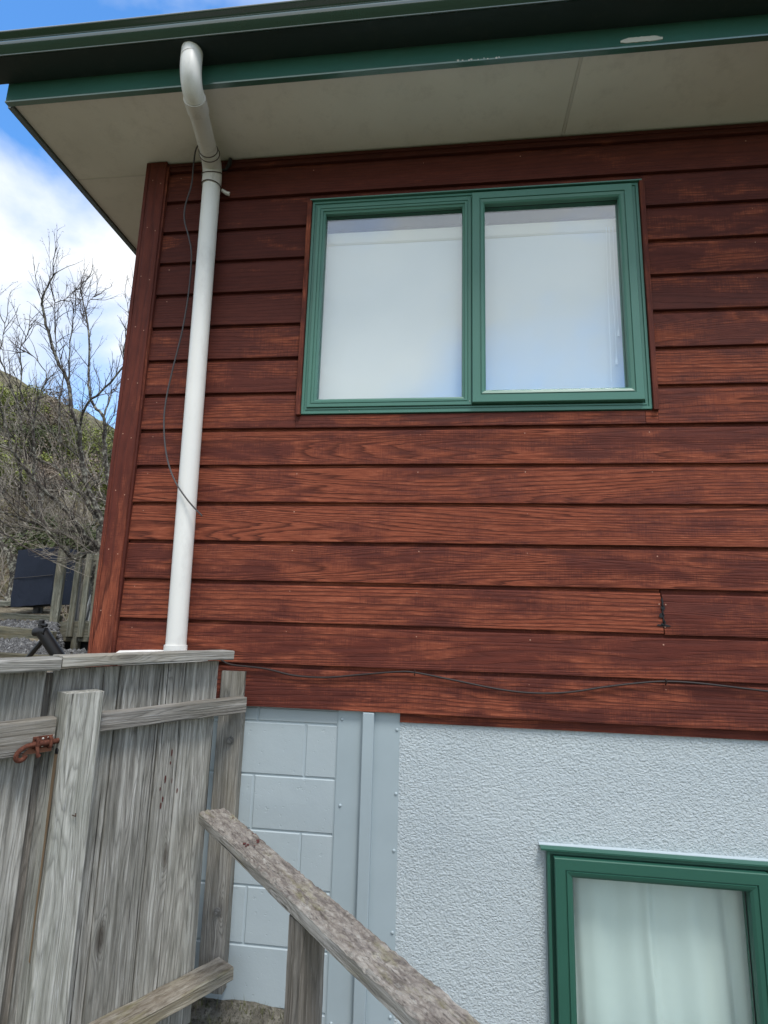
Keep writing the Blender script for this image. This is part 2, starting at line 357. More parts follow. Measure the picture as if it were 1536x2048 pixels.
def link(name, me, parent=None, loc=None, kind=None, mat=None):
    o = bpy.data.objects.new(name, me); S.collection.objects.link(o)
    L = Vector(loc) if loc is not None else None
    if parent is not None:
        o.parent = parent
        pm = Matrix.Identity(4); q = parent
        while q is not None: pm = q.matrix_basis @ pm; q = q.parent
        o.matrix_basis = pm.inverted() @ Matrix.Translation(L if L is not None else Vector((0, 0, 0)))
    elif L is not None: o.location = L
    if mat is not None: o.matrix_basis = Matrix.Translation(o.location) @ mat.to_4x4()
    if kind: o['kind'] = kind
    return o
def thing(name, label, cat, loc=(0, 0, 0), group=None):
    o = bpy.data.objects.new(name, None); S.collection.objects.link(o); o.location = loc; o.empty_display_size = .1
    return tag(o, label, cat, group)
def tag(o, label, cat, group=None):
    o['label'] = label; o['category'] = cat
    if group: o['group'] = group
    return o
def nz(x, y=0, z=0): return noise.noise(Vector((x, y, z)))

_pk = [0]
def plank(name, mat, parent, p, ax, up, L, W, T, seg=14, rough=.0012, bev=.003, kind=None, rag=.0, top_rough=0, nw=1, slant=0, slant0=0):
    """timber: local X along its length from p, Z = face normal (thickness T), Y = width W; p is the centre of the start end"""
    _pk[0] += 7.13; sd_ = _pk[0]
    ax = Vector(ax).normalized(); zf = Vector(up); zf = (zf - ax * zf.dot(ax)).normalized(); yf = zf.cross(ax)
    b = min(bev, W * .2, T * .2); w2, t2 = W / 2, T / 2
    prof = [(-w2, -t2 + b), (-w2, t2 - b)]
    for i in range(nw + 1): prof.append((-w2 + b + (W - 2 * b) * i / nw, t2))
    prof += [(w2, t2 - b), (w2, -t2 + b), (w2 - b, -t2), (-w2 + b, -t2)]
    v = []; f = []; n = len(prof)
    for i in range(seg + 1):
        x = L * i / seg
        for j, (y, z) in enumerate(prof):
            dy = nz(x * 3 + sd_, y * 20, 1) * rough * 2.2 + nz(x * 19 + sd_, z * 40, y * 30) * rough
            dz = nz(x * 2.5 + sd_, y * 9, 5) * rough * 2 + nz(x * 23 + sd_, y * 60, 9) * rough
            if top_rough and z > 0: dz += nz(x * 60 + sd_, y * 90, 3) * top_rough + nz(x * 140, y * 160, sd_) * top_rough * .7
            e = 0
            if i in (0, seg): e = nz(y * 70 + sd_, z * 70, i) * rag + nz(y * 260, z * 260, i + sd_) * rag * .6
            if i == seg: e += slant * y
            if i == 0: e += slant0 * y
            v.append((x + e, y + dy, z + dz))
    for i in range(seg):
        for j in range(n): f.append((i * n + j, i * n + (j + 1) % n, (i + 1) * n + (j + 1) % n, (i + 1) * n + j))
    f.append(tuple(reversed(range(n)))); f.append(tuple(seg * n + j for j in range(n)))
    me = bpy.data.meshes.new(name); me.from_pydata(v, [], f); me.materials.append(M[mat])
    bm = bmesh.new(); bm.from_mesh(me); bmesh.ops.recalc_face_normals(bm, faces=bm.faces); bm.to_mesh(me); bm.free()
    return link(name, me, parent, p, kind, Matrix((ax, yf, zf)).transposed())

# ================================================================== SETTING: ground
def sheet(name, mat, xs, ys, zf, kind='structure'):
    g = G()
    for y in ys:
        for x in xs: g.v.append((x, y, zf(x, y)))
    nx = len(xs)
    for j in range(len(ys) - 1):
        for i in range(nx - 1): g.f.append((j * nx + i, j * nx + i + 1, (j + 1) * nx + i + 1, (j + 1) * nx + i))
    return g.build(name, mat, kind=kind, recalc=False, smooth=True)
def lin(a, b, n): return [a + (b - a) * i / n for i in range(n + 1)]
sheet('ground', 'land', lin(-300, 300, 30), lin(-300, 300, 30), lambda x, y: -2.2 + .3 * nz(x * .03, y * .03))
def pathz(x, y):
    t = min(1, max(0, (x + .75) / .9)); return -1.455 - .17 * t * t * (3 - 2 * t) + .018 * nz(x * 9, y * 9) + .008 * nz(x * 30, y * 30) + (.03 if y > -.05 else 0)
sheet('path', 'dirt', lin(-3.2, 3.4, 165), lin(-4.2, .02, 105), pathz)
PR = [(-2.5, -1.35), (-1.2, -1.2), (-.2, -1.0), (.6, -.66), (1.3, -.47), (2.2, -.43), (3.0, -.40), (3.45, -.38), (3.6, -.33), (6, -.16), (8, .05), (9.2, .55), (10.6, 1.9), (12.5, 3.9), (14.5, 5.3), (17, 5.6), (24, 5.8), (40, 6)]
def prof(y):
    for (a, za), (b, zb) in zip(PR, PR[1:]):
        if y <= b: return za + (zb - za) * max(0, (y - a) / (b - a))
    return PR[-1][1]
def yardz(x, y):
    h = prof(y + .10 * (x + 6) * -1.0 if y > 7 else y)
    k = min(1, max(0, (y - 7) / 4)); drop = max(-3, min(4, (x + 11.7) * .6)) * k
    return h - drop + (.03 + .35 * k) * nz(x * .9, y * .9, 2) + .02 * nz(x * 5, y * 5, 4) - .60 * max(0, min(1, (x + .745 * (y + 2.267) + .02) / .3)) * max(0, min(1, (y - 2.5) / .6)) * max(0, min(1, (8.2 - y) / 1.0))
sheet('yard_ground', 'yard', lin(-15, -1.50, 90), lin(-2.2, 8.0, 80), yardz)
sheet('hillside', 'hill', lin(-34, 10, 110), lin(8.0, 38, 70), yardz)

# ================================================================== HOUSE
ZB, PIT = -.378, .167
house = thing('house', 'red-brown timber weatherboard house with green gutter over a pale blue block and stucco base', 'house', (0, 0, -1.5))
HX1 = 3.2
# solid walls behind the cladding, with openings for the two windows
g = G()
for (x0, x1, z0, z1) in ((-1.47, -.64, -.39, 2.17), (.82, HX1, -.39, 2.17), (-.64, .82, -.39, .86), (-.64, .82, 1.90, 2.17)): g.box(x0, x1, .012, .10, z0, z1)
g.build('timber_wall', 'interior', house)
g = G()
for (x0, x1, z0, z1) in ((-1.47, .37, -1.75, -.39), (1.79, HX1, -1.75, -.39), (.37, 1.79, -.83, -.39), (.37, 1.79, -1.75, -1.49)): g.box(x0, x1, .03, .12, z0, z1)
g.build('base_wall', 'mortar', house)
g = G()                                                     # rooms behind the windows
for (z0, z1) in ((-.30, 2.3), (-1.75, -.42)):
    for (a, b, c, d, e, f_) in ((-1.40, HX1, 3.0, 3.05, z0, z1), (-1.45, -1.40, .13, 3.05, z0, z1), (HX1, HX1 + .05, .13, 3.05, z0, z1), (-1.4, HX1, .13, 3.0, z0 - .04, z0), (-1.4, HX1, .13, 3.0, z1, z1 + .04)): g.box(a, b, c, d, e, f_)
g.build('room_lining', 'interior', house)
# gable side wall, weatherboards round the corner
g = G(); g.box(-1.468, -1.455, .10, 4.6, -1.75, 2.17); g.build('side_wall', 'mortar', house)

BP = [(-.0075, 0), (-.030, 0), (-.0305, .003), (-.0285, .05), (-.0265, .10), (-.0245, .146), (-.0225, .150), (-.018, .1525), (-.0145, .156), (-.013, .162), (-.0125, .178), (.004, .178), (.004, .02)]
NAILX = [-1.33, -.652, -.125, .315, .809, 1.283, 1.75, 2.22, 2.7]
def jag(z, sd_): return .0025 * nz(z * 60, sd_) + .004 * max(0, nz(z * 95, sd_ + 4)) 
def board(row, x0, x1, zlo=0, zhi=None, wear=.5, dark=.3, drop=0, jl=None, jr=None, nails=True, parent=house):
    z0 = ZB + row * PIT + drop + random.uniform(-.0006, .0006)
    pr = [(y, z) for (y, z) in BP]
    if zlo: pr = [(-.0285, zlo), (-.0265, max(zlo + .004, .10)), (-.0245, .146), (-.0225, .150), (-.018, .1525), (-.0145, .156), (-.013, .162), (-.0125, .178), (.004, .178), (.004, zlo)]
    if zhi: pr = [(-.0075, 0), (-.030, 0), (-.0305, .003), (-.0285, zhi - .003), (-.028, zhi), (.004, zhi), (.004, .02)]
    if not (zlo or zhi) and (jl or jr):                    # finer face for a broken end
        face = [(-.0305 + .006 * t / 20, .003 + .143 * t / 20) for t in range(21)]
        pr = [(-.0075, 0), (-.030, 0)] + face + [(-.0225, .150), (-.018, .1525), (-.0145, .156), (-.013, .162), (-.0125, .178), (.004, .178), (.004, .02)]
    n = max(2, int((x1 - x0) / .06)); xs = [(x1 - x0) * i / n for i in range(n + 1)]
    sd_ = row * 3.7 + x0
    def ef(i, z):
        if i == n and jr: return jr(z)
        if i == 0 and jl: return jl(z)
        return 0
    def wob(x, y, z):
        return (nz(x * 2 + sd_, z * 5) * .0012 + nz(x * 9 + sd_, z * 30) * .0004, (nz(x * 1.3 + sd_, 3) * .0016 + nz(x * 11 + sd_, 7) * .0005) if z < .05 else 0)
    o = G().ext(pr, xs, ef, wob).build('weatherboard', 'cedar', parent, (x0, 0, z0))
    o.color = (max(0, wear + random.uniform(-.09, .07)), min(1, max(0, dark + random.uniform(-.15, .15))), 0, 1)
    if nails:
        h = G(); any_ = False
        for nx in NAILX:
            if x0 + .01 < nx < x1 - .01 and not (row == 2 and abs(nx - .809) < .03):
                for zz in (.021, .128):
                    if (zlo and zz < zlo + .01) or (zhi and zz > zhi - .008): continue
                    xx = nx - x0 + random.uniform(-.006, .006); zq = zz + random.uniform(-.004, .004)
                    h.dome((xx, -.0285 + zq * .03, zq), random.uniform(.0022, .0034), h=.35, n=6); any_ = True
        if any_: h.build('nail_heads', 'nail', o, (x0, 0, z0), kind='stuff')
    return o
XL, WL, WR = -1.394, -.668, .845
WEAR = [.42, .52, .58, .52, .76, .64, .50, .40, .30, .22, .10, .14, .10, .08, .0, .0]
WEAR_R = [.46, .44, .42, .58, .80, .72, .62, .70, .66, .30, .34, .26, .34, .22, .05, .0]
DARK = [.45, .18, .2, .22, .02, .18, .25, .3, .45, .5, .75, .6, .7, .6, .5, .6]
_jagL = lambda z: .0015 * nz(z * 90, 1) - (.010 if .088 < z < .104 else 0) * 0 - (.016 if .052 < z < .064 else 0) - .006 * max(0, nz(z * 60, 8))
_jagR = lambda z: .0025 + .0015 * nz(z * 90, 5) + (.014 if .090 < z < .106 else 0) + (.004 if .03 < z < .04 else 0) + .005 * max(0, nz(z * 50, 12))
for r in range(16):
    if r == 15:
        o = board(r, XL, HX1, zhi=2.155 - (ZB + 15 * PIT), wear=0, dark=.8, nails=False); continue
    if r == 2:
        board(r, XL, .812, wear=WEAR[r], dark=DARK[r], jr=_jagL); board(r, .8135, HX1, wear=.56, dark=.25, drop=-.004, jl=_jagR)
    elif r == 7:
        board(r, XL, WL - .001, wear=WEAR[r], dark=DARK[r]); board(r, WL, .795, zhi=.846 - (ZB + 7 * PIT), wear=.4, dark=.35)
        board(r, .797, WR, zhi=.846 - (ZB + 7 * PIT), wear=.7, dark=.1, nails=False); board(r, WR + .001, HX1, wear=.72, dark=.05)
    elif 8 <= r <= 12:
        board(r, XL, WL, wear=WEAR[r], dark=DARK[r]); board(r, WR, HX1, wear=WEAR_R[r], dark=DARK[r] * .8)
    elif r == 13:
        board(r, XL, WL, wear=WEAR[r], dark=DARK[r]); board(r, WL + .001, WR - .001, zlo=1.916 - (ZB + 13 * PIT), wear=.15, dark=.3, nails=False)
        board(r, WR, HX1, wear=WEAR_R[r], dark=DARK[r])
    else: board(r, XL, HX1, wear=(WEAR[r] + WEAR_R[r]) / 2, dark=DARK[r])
o = G().ext([(-.012, 0), (-.012, .036), (.010, .036), (.010, 0)], lin(0, HX1 + .183, 20)).build('weatherboard_underlap', 'cedar', house, (-.183, 0, -.414)); o.color = (.35, .3, 0, 1)
o = G().ext([(-.034, 0), (-.036, .014), (-.026, .024), (.004, .024), (.004, 0)], lin(0, HX1 - XL, 30)).build('scotia_trim', 'cedar', house, (XL, 0, 2.153)); o.color = (0, .9, 0, 1)
# gable-side boards (their butt ends face left)
sidep = [(y, z) for (y, z) in BP]
for r in range(15):
    g = G(); n = 24
    for i in range(n + 1):
        for (y, z) in sidep: g.v.append((y - .0, .04 + 4.5 * i / n, z))
    m = len(sidep)
    for i in range(n):
        for j in range(m): g.f.append((i * m + j, i * m + (j + 1) % m, (i + 1) * m + (j + 1) % m, (i + 1) * m + j))
    o = g.build('weatherboard', 'cedar', house, (-1.470, 0, ZB + r * PIT)); o.color = (.3, .4, 0, 1)
# corner boards
o = plank('corner_board', 'cedar', house, (-1.4385, -.038, -.40), (0, 0, 1), (0, -1, 0), 2.572, .087, .02, 30, .0006, .002); o.color = (.86, .0, .85, 1)
o = plank('corner_board', 'cedar', house, (-1.492, .006, -.40), (0, 0, 1), (-1, 0, 0), 2.572, .108, .018, 30, .0006, .002); o.color = (.8, .1, .85, 1)
o = plank('corner_fillet', 'cedar', house, (-1.391, -.033, -.39), (0, 0, 1), (0, -1, 0), 2.54, .012, .018, 20, .0005, .001); o.color = (.3, .5, 0, 1)
h = G()
for z in lin(-.3, 2.05, 9):
    h.dome((-1.462 + random.uniform(-.006, .006), -.0485, z + .02), .003, h=.35, n=6); h.dome((-1.415, -.0485, z), .003, h=.35, n=6)
h.build('nail_heads', 'nail', house, kind='stuff')

g = G(); rr = random.Random(8)
def hole(x, z, a, b):
    x -= .052
    k = len(g.v); n = 9
    for y in (-.0285, -.0322):
        for i in range(n):
            t = 2 * math.pi * i / n; q = rr.uniform(.75, 1.5); g.v.append((x + math.cos(t) * a * q * 1.25, y, z + math.sin(t) * b * q * 1.15))
    g.f.append(tuple(k + n + i for i in range(n)))
    for i in range(n): g.f.append((k + i, k + (i + 1) % n, k + n + (i + 1) % n, k + n + i))
zc = ZB + 2 * PIT
for (x, z, a, b) in ((.8665, .095, .0055, .0085), (.8615, .067, .0065, .0075), (.8665, .118, .0022, .012), (.8655, .080, .002, .010), (.8665, .050, .0022, .014), (.8640, .033, .006, .005), (.8760, .029, .009, .0035), (.8530, .030, .008, .003), (.8700, .042, .003, .005)): hole(x, zc + z, a, b)
g.build('rot_hole_shade', 'black', house)  # raised black chips, painting the darkness inside the rot holes
g = G()
for (x, z) in ((.8545, .109), (.878, .108), (.858, .031), (.871, .024)): g.dome((x - .052, -.0305, zc + z), .0032, h=.4, n=6)
g.build('nail_heads', 'nail', house, kind='stuff')
# soffit
for (a, b, c, d) in ((-1.930, .5015, -.405, .027), (.5165, HX1, -.405, .027), (-1.930, -1.505, .034, 4.7)):
    G().box(a, b, c, d, 2.178, 2.186).build('soffit_panel', 'soffit', house)
G().ext([(-.405, 2.186), (-.405, 2.1772), (.027, 2.1772), (.027, 2.186)], [.5025, .5055]).ext([(-.405, 2.186), (-.405, 2.1772), (.027, 2.1772), (.027, 2.186)], [.5125, .5155]).box(.5055, .5125, -.405, .027, 2.1782, 2.187).build('soffit_joiner', 'trimgrey', house)
G().box(-1.93, -1.505, .027, .034, 2.1765, 2.186).build('soffit_joiner', 'trimgrey', house)
# fascia, barge, roof
fs = [(-.405, 2.164), (-.427, 2.164), (-.428, 2.170), (-.424, 2.176), (-.4235, 2.275), (-.424, 2.36), (-.405, 2.36)]
G().ext(fs, lin(-1.948, HX1, 40), wob=lambda x, y, z: (nz(x * 2.3, z * 9) * .0012, nz(x * 1.7, 1) * .0012 if z < 2.2 else 0)).build('fascia', 'fascia', house)
TN = math.tan(R_(18))
g = G(); ys = [-.40, 4.75]
for x in (-1.956, -1.932):
    g.v += [(x, -.40, 2.164), (x, 4.75, 2.164), (x, 4.75, 2.40 + 5.15 * TN), (x, -.40, 2.39)]
g.f += [(0, 1, 2, 3), (7, 6, 5, 4), (0, 4, 5, 1), (1, 5, 6, 2), (2, 6, 7, 3), (3, 7, 4, 0)]; g.build('barge_board', 'gutter', house)
g = G(); nxr = 66
for j, (y, z) in enumerate(((-.50, 2.385), (4.75, 2.385 + 5.25 * TN))):
    for k in range(2):
        for i in range(nxr * 2 + 1):
            x = -1.975 + i * (HX1 + 2) / (nxr * 2); g.v.append((x, y, z + (.018 if i % 2 else 0) + k * .004))
w_ = nxr * 2 + 1
for i in range(w_ - 1):
    g.f += [(i, i + 1, 2 * w_ + i + 1, 2 * w_ + i), (w_ + i, w_ + i + 1, 3 * w_ + i + 1, 3 * w_ + i), (i, i + 1, w_ + i + 1, w_ + i)]
g.build('roof', 'roof', house)
for (a, b, zz) in ((.648, .803, 2.196),):
    g = G(); top = []; bot = []
    for i in range(17):
        x = a + (b - a) * i / 16; t = min(1, i / 3, (16 - i) / 3); top.append((x, zz + .003 + t * .010 + .004 * nz(x * 90, 2))); bot.append((x, zz - .006 - t * .003 + .003 * nz(x * 80, 7)))
    k = len(top)
    for (x, z) in top + bot: g.v.append((x, -.4262, z))
    for (x, z) in top + bot: g.v.append((x, -.4236, z))
    for i in range(k - 1): g.f += [(i, i + 1, k + i + 1, k + i), (i, i + 1, 2 * k + i + 1, 2 * k + i), (k + i, k + i + 1, 3 * k + i + 1, 3 * k + i)]
    o = g.build('peeled_patch', 'chip', house)
g = G()
for i in range(9):
    x = .02 + i * .022 + random.uniform(-.01, .01); r_ = random.uniform(.002, .006); g.dome((x, -.4272, 2.169 + random.uniform(0, .004)), r_, h=.25, n=5)
g.build('peeled_spots', 'chip', house, kind='stuff')
# gutter
GP = [(-.4245, 2.262), (-.530, 2.2615), (-.5425, 2.2605), (-.5445, 2.2635), (-.5432, 2.2675), (-.536, 2.2715), (-.536, 2.276), (-.545, 2.286), (-.556, 2.296), (-.5615, 2.306), (-.561, 2.316), (-.5535, 2.327), (-.551, 2.336), (-.556, 2.342), (-.566, 2.345), (-.570, 2.350), (-.566, 2.355), (-.556, 2.354), (-.548, 2.346), (-.4245, 2.345)]
gut = G().ext(GP, lin(-2.02, HX1, 50), wob=lambda x, y, z: (nz(x * 1.1, 3) * .0015, nz(x * .9, 8) * .0012)).build('gutter', 'gutter', house, smooth=True)
G().ext([(-.428, 2.2600), (-.5405, 2.2592), (-.5405, 2.2604), (-.428, 2.2612)], lin(-2.02, HX1, 8), wob=lambda x, y, z: (0, nz(x * .9, 8) * .0012)).build('gutter_underside', 'underside', gut)
G().tube([(x, -.5445 - nz(x * 1.1, 3) * -.0015, 2.2625 + nz(x * .9, 8) * .0012) for x in lin(-2.02, HX1, 50)], .0032, 8).build('lip_bead', 'gutter', gut, smooth=True)
G().tube([(x, -.567 + nz(x * 1.1, 3) * .0015, 2.3525 + nz(x * .9, 8) * .0012) for x in lin(-2.02, HX1, 50)], .0045, 8).build('top_bead', 'gutter', gut, smooth=True)
G().box(-2.024, -2.0205, -.56, -.43, 2.262, 2.345).build('gutter_end_cap', 'gutter', gut)
G().tube([(-1.062, -.49, 2.2585), (-1.062, -.49, 2.2625)], .052, 24).build('outlet_rim', 'underside', gut)

# blockwork
mb = None
for i in range(-1, 6):
    z1 = -.44 - .2 * i; z0 = z1 - .2
    if i == -1: z1 = -.384
    vj = -.760 if i % 2 else -.559
    x = vj - .4 * 3
    while x < -.428:
        a, b = max(x, -1.478), min(x + .4, -.420)
        if b - a > .03:
            full = abs((b - a) - .4) < 1e-6 and i > -1
            if full and mb is None:
                g = G(); g.bbox(.003, .397, -.001, .028, .003, .197, .0035); ob = g.build('concrete_block', 'block', house, (a, 0, z0)); mb = ob.data
            elif full: link('concrete_block', mb, house, (a, 0, z0))
            else: G().bbox(.003, b - a - .003, -.001, .028, .003, z1 - z0 - .003, .0035).build('concrete_block', 'block', house, (a, 0, z0))
        x += .4
G().box(-1.478, -.42, .0035, .0295, -1.70, -.384).build('block_joints', 'mortar', house)
# stucco (shares planes edge to edge round the window opening)
g = G()
for (x0, x1, z0, z1) in ((-.19, .361, -1.75, -.410), (.361, 1.80, -.822, -.410), (.361, 1.80, -1.75, -1.50), (1.80, HX1, -1.75, -.410)): g.box(x0, x1, -.003, .029, z0, z1)
g.build('stucco_panel', 'stucco', house)
# flashing between blocks and stucco
fl = G().ext([(.0, -1.75), (-.0065, -1.75), (-.0065, -.380), (.0, -.380)], lin(-.428, -.1835, 8), wob=lambda x, y, z: (0, 0)).build('corner_flashing', 'flash', house)
G().bbox(-.3285, -.2835, -.030, -.0068, -1.75, -.3815, .003).build('cover_strip', 'flash', fl)
g = G()
for (x, z) in ((-.413, -.415), (-.408, -.731), (-.409, -1.10), (-.41, -1.461), (-.194, -.444), (-.193, -.676), (-.196, -.875), (-.195, -1.15), (-.196, -1.42)):
    p = G().dome((x, -.0066, z), .0062, h=.75, n=10).build('rivet', 'flash', fl, smooth=True)
g = G(); g.box(-.4345, -.4285, -.002, .004, -1.7, -.385); g.build('sealant_bead', 'flash', fl)

# windows -------------------------------------------------------------
def pane(parent, x0, x1, z0, z1, y, mat):
    return G().box(x0, x1, y, y + .004, z0, z1).build('pane', mat, parent)
def bead(parent, x0, x1, z0, z1, y):
    return G().rings((x0 - .004, x1 + .004, z0 - .004, z1 + .004), [(0, y), (0, y - .004), (.005, y - .003), (.005, y)]).build('glazing_seal', 'black', parent)
FL = [(0, .01), (0, -.033), (.0015, -.0355), (.012, -.0355), (.0135, -.030), (.0185, -.030), (.020, -.034), (.026, -.034), (.0275, -.022), (.040, -.022), (.040, .03)]
win = G().rings((-.646, .823, .850, 1.905), FL).build('window', 'green_alu', house)
fp = [(-.001, -.02), (-.001, -.038), (.001, -.040), (.014, -.040), (.0155, -.0365), (.0175, -.0365), (.019, -.040), (.028, -.040), (.0295, -.034), (.0385, -.030), (.0405, -.020), (.041, .012)]
G().rings((-.620, .0945, .880, 1.878), fp).build('fixed_frame', 'green_alu', win)
bead(win, -.580, .0545, .920, 1.838, -.010); pane(win, -.585, .0595, .915, 1.843, -.008, 'glass')
sp = [(0, -.018), (0, -.052), (.0025, -.0555), (.033, -.0555), (.0345, -.051), (.0375, -.051), (.039, -.0555), (.050, -.052), (.0565, -.046), (.058, -.034), (.0585, .006)]
sash = G().rings((.0965, .7905, .8835, 1.8885), sp).build('opening_sash', 'green_alu', win)
bead(win, .1545, .7325, .9415, 1.8305, -.022); pane(win, .150, .737, .937, 1.835, -.020, 'glass')
g = G(); g.ext([(-.030, 1.9062), (-.047, 1.9062), (-.0475, 1.9115), (-.012, 1.9150)], lin(-.655, .835, 12)); g.build('head_flashing', 'green_alu', win)
g = G()
for (x, z) in ((.086, .895), (-.43, .861)): g.dome((x, -.0402 if x > 0 else -.0358, z), .0022, h=.6, n=6)
g.build('frame_screws', 'chip', win, kind='stuff')
for (xa, tilt) in ((-.6575, .0), (.8345, 0)):
    o = plank('window_facing', 'cedar', house, (xa, -.036, .845), (0, 0, 1), (0, -1, 0), 1.066, .021, .022, 14, .0006, .0015); o.color = (.55, .25, 0, 1)
# lower window
FL2 = [(0, .02), (0, -.030), (.0015, -.033), (.011, -.033), (.0125, -.018), (.040, -.018), (.040, .03)]
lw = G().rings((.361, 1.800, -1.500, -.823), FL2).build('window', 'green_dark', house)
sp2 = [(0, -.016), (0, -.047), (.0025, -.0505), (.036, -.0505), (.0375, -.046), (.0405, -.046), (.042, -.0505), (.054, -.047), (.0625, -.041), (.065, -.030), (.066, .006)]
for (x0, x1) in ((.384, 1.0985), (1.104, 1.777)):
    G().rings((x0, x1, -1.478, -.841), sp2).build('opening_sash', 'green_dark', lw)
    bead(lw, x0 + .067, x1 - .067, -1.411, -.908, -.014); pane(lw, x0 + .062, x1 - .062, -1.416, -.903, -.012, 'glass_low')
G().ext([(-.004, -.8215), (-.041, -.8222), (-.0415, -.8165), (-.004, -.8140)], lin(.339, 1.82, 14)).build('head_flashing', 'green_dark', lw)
G().ext([(-.0035, -.8155), (-.0130, -.8155), (-.012, -.8125), (-.0035, -.8085)], lin(.337, 1.82, 40), wob=lambda x, y, z: (nz(x * 20, z) * .002, nz(x * 25, 3) * .0012)).build('painted_sealant', 'mortar', lw)
G().box(.3555, .3605, -.0075, -.0035, -1.50, -.83).build('jamb_sealant', 'mortar', lw)

# downpipe --------------------------------------------------------------
dp = G().tube([(-1.1350, -.0800, 2.02), (-1.122, -.0795, 1.2), (-1.110, -.079, .5), (-1.098, -.078, -.150)], .0405, 28).build('downpipe', 'pvc', house, smooth=True)
def arc(p0, p1, p2, n=8):
    p0, p1, p2 = map(Vector, (p0, p1, p2)); return [tuple(p0 * (1 - t) ** 2 + p1 * 2 * t * (1 - t) + p2 * t * t) for t in (i / n for i in range(n + 1))]
el = arc((-1.061, -.490, 2.200), (-1.058, -.490, 2.108), (-1.066, -.425, 2.098), 10)
G().tube([(-1.062, -.490, 2.262)] + el, .0425, 28).build('elbow', 'pvc', dp, smooth=True)
G().tube([(-1.062, -.490, 2.222), (-1.0615, -.490, 2.2205)], .0438, 28).build('joint_ring', 'pvc_dirty', dp, smooth=True)
G().tube([(-1.0655, -.430, 2.0985), (-1.0755, -.372, 2.0955)], .0462, 28).build('socket', 'pvc_dirty', dp, smooth=True)
G().tube([(-1.074, -.38, 2.096), (-1.118, -.165, 2.088)], .0405, 28).build('offset_pipe', 'pvc_dirty', dp, smooth=True)
G().tube([(-1.1165, -.172, 2.0882)] + arc((-1.124, -.130, 2.086), (-1.137, -.080, 2.083), (-1.1355, -.080, 2.035), 10) + [(-1.135, -.080, 1.985)], .0445, 28).build('elbow', 'pvc_dirty', dp, smooth=True)
def ringp(c, ax, r, t=.0022, n=28):
    c = Vector(c); ax = Vector(ax).normalized(); a = ax.orthogonal().normalized(); b = ax.cross(a)
    return [tuple(c + (a * math.cos(2 * math.pi * i / n) + b * math.sin(2 * math.pi * i / n)) * r) for i in range(n + 1)]
for (c, ax, r) in (((-1.1145, -.182, 2.0888), (.2, -1, .04), .0425), ((-1.118, -.160, 2.088), (.2, -1, .04), .0462), ((-1.136, -.085, 2.05), (0, -.6, 1), .0475), ((-1.135, -.080, 1.983), (0, 0, 1), .0452)):
    G().tube(ringp(c, ax, r), .0020, 6).build('tie_wire', 'wire', dp, smooth=True)
G().tube([(-1.095, -.055, 1.985), (-1.075, -.045, 1.975), (-1.060, -.040, 1.972)], [.007, .009, .010], 8).build('bracket', 'pvc_dirty', dp, smooth=True)
G().tube([(-1.10, -.07, 2.085), (-1.085, -.05, 2.10), (-1.070, -.048, 2.135), (-1.066, -.048, 2.162)], [.004, .006, .010, .009], 8).build('drain_stub', 'black', dp, smooth=True)
G().tube([(-1.352, -.080, -.209), (-1.335, -.080, -.207), (-1.20, -.080, -.204), (-.985, -.080, -.200), (-.965, -.080, -.201)], [.020, .030, .034, .034, .022], 20).build('cross_pipe', 'pvc', dp, smooth=True)
G().tube([(-1.0985, -.078, -.178), (-1.0985, -.078, -.148)], .0455, 28).build('socket', 'pvc', dp, smooth=True)

# blind, cords, curtain ---------------------------------------------------
bl = thing('roller_blind', 'plain white window blind drawn down behind the two upper panes', 'blind', (.09, .08, 1.8))
for (x0, x1) in ((-.66, .07), (.11, .83)):
    n = 14; g = G()
    for j, y in enumerate((.062, .0635)):
        for i in range(n + 1):
            x = x0 + (x1 - x0) * i / n; o_ = .004 * nz(x * 3, 1)
            g.v += [(x, y + o_ - .03, .84), (x, y + o_ - .03, 1.745)]
    for i in range(n): g.f += [(2 * i, 2 * i + 2, 2 * i + 3, 2 * i + 1), (2 * (n + 1) + 2 * i, 2 * (n + 1) + 2 * i + 1, 2 * (n + 1) + 2 * i + 3, 2 * (n + 1) + 2 * i + 2)]
    g.build('blind_cloth', 'blind', bl)
    G().bbox(x0, x1, .022, .07, 1.715, 1.780, .006).build('headrail', 'headrail', bl)
G().box(-.66, .83, .014, .10, 1.783, 1.90).build('eave_reflection_strip', 'eave_reflection_strip', house)  # added dark strip standing in for the eave's reflection in the panes
cd = thing('blind_cords', 'thin white blind cords with tassels at the right of the right upper pane', 'cord', (.70, .04, 1.7))
for (x, zb_) in ((.692, .965), (.708, 1.07), (.722, 1.20)):
    pts = [(x + .004 * nz(z * 3, x * 50) - .012 * (1.7 - z) * (1 if x < .70 else .1),   .018, z) for z in lin(1.73, zb_ + .03, 14)]
    c_ = G().tube(pts, .0017, 5).build('cord_strand', 'cord', cd)
    if x > .70: G().tube([(pts[-1][0], .018, zb_ + .035), (pts[-1][0], .018, zb_ + .01), (pts[-1][0], .018, zb_)], [.0025, .0065, .006], 8).build('tassel', 'cord', cd)
g = G(); nx_, nz_ = 150, 10
for k in range(nz_ + 1):
    z = -1.6 + .80 * k / nz_
    for i in range(nx_ + 1):
        x = .30 + 1.6 * i / nx_
        ph = x * 34 + 2.2 * nz(x * 4, 3) + .5 * nz(x * 3, z * 2)
        amp = .010 + .007 * nz(x * 5, 9)
        g.v.append((x + .012 * math.sin(ph * .7 + z * 1.5), .075 + amp * math.sin(ph + z * .9) + .004 * math.sin(ph * 2.3 + z * 2), z))
for k in range(nz_):
    for i in range(nx_): a = k * (nx_ + 1) + i; g.f.append((a, a + 1, a + nx_ + 2, a + nx_ + 1))
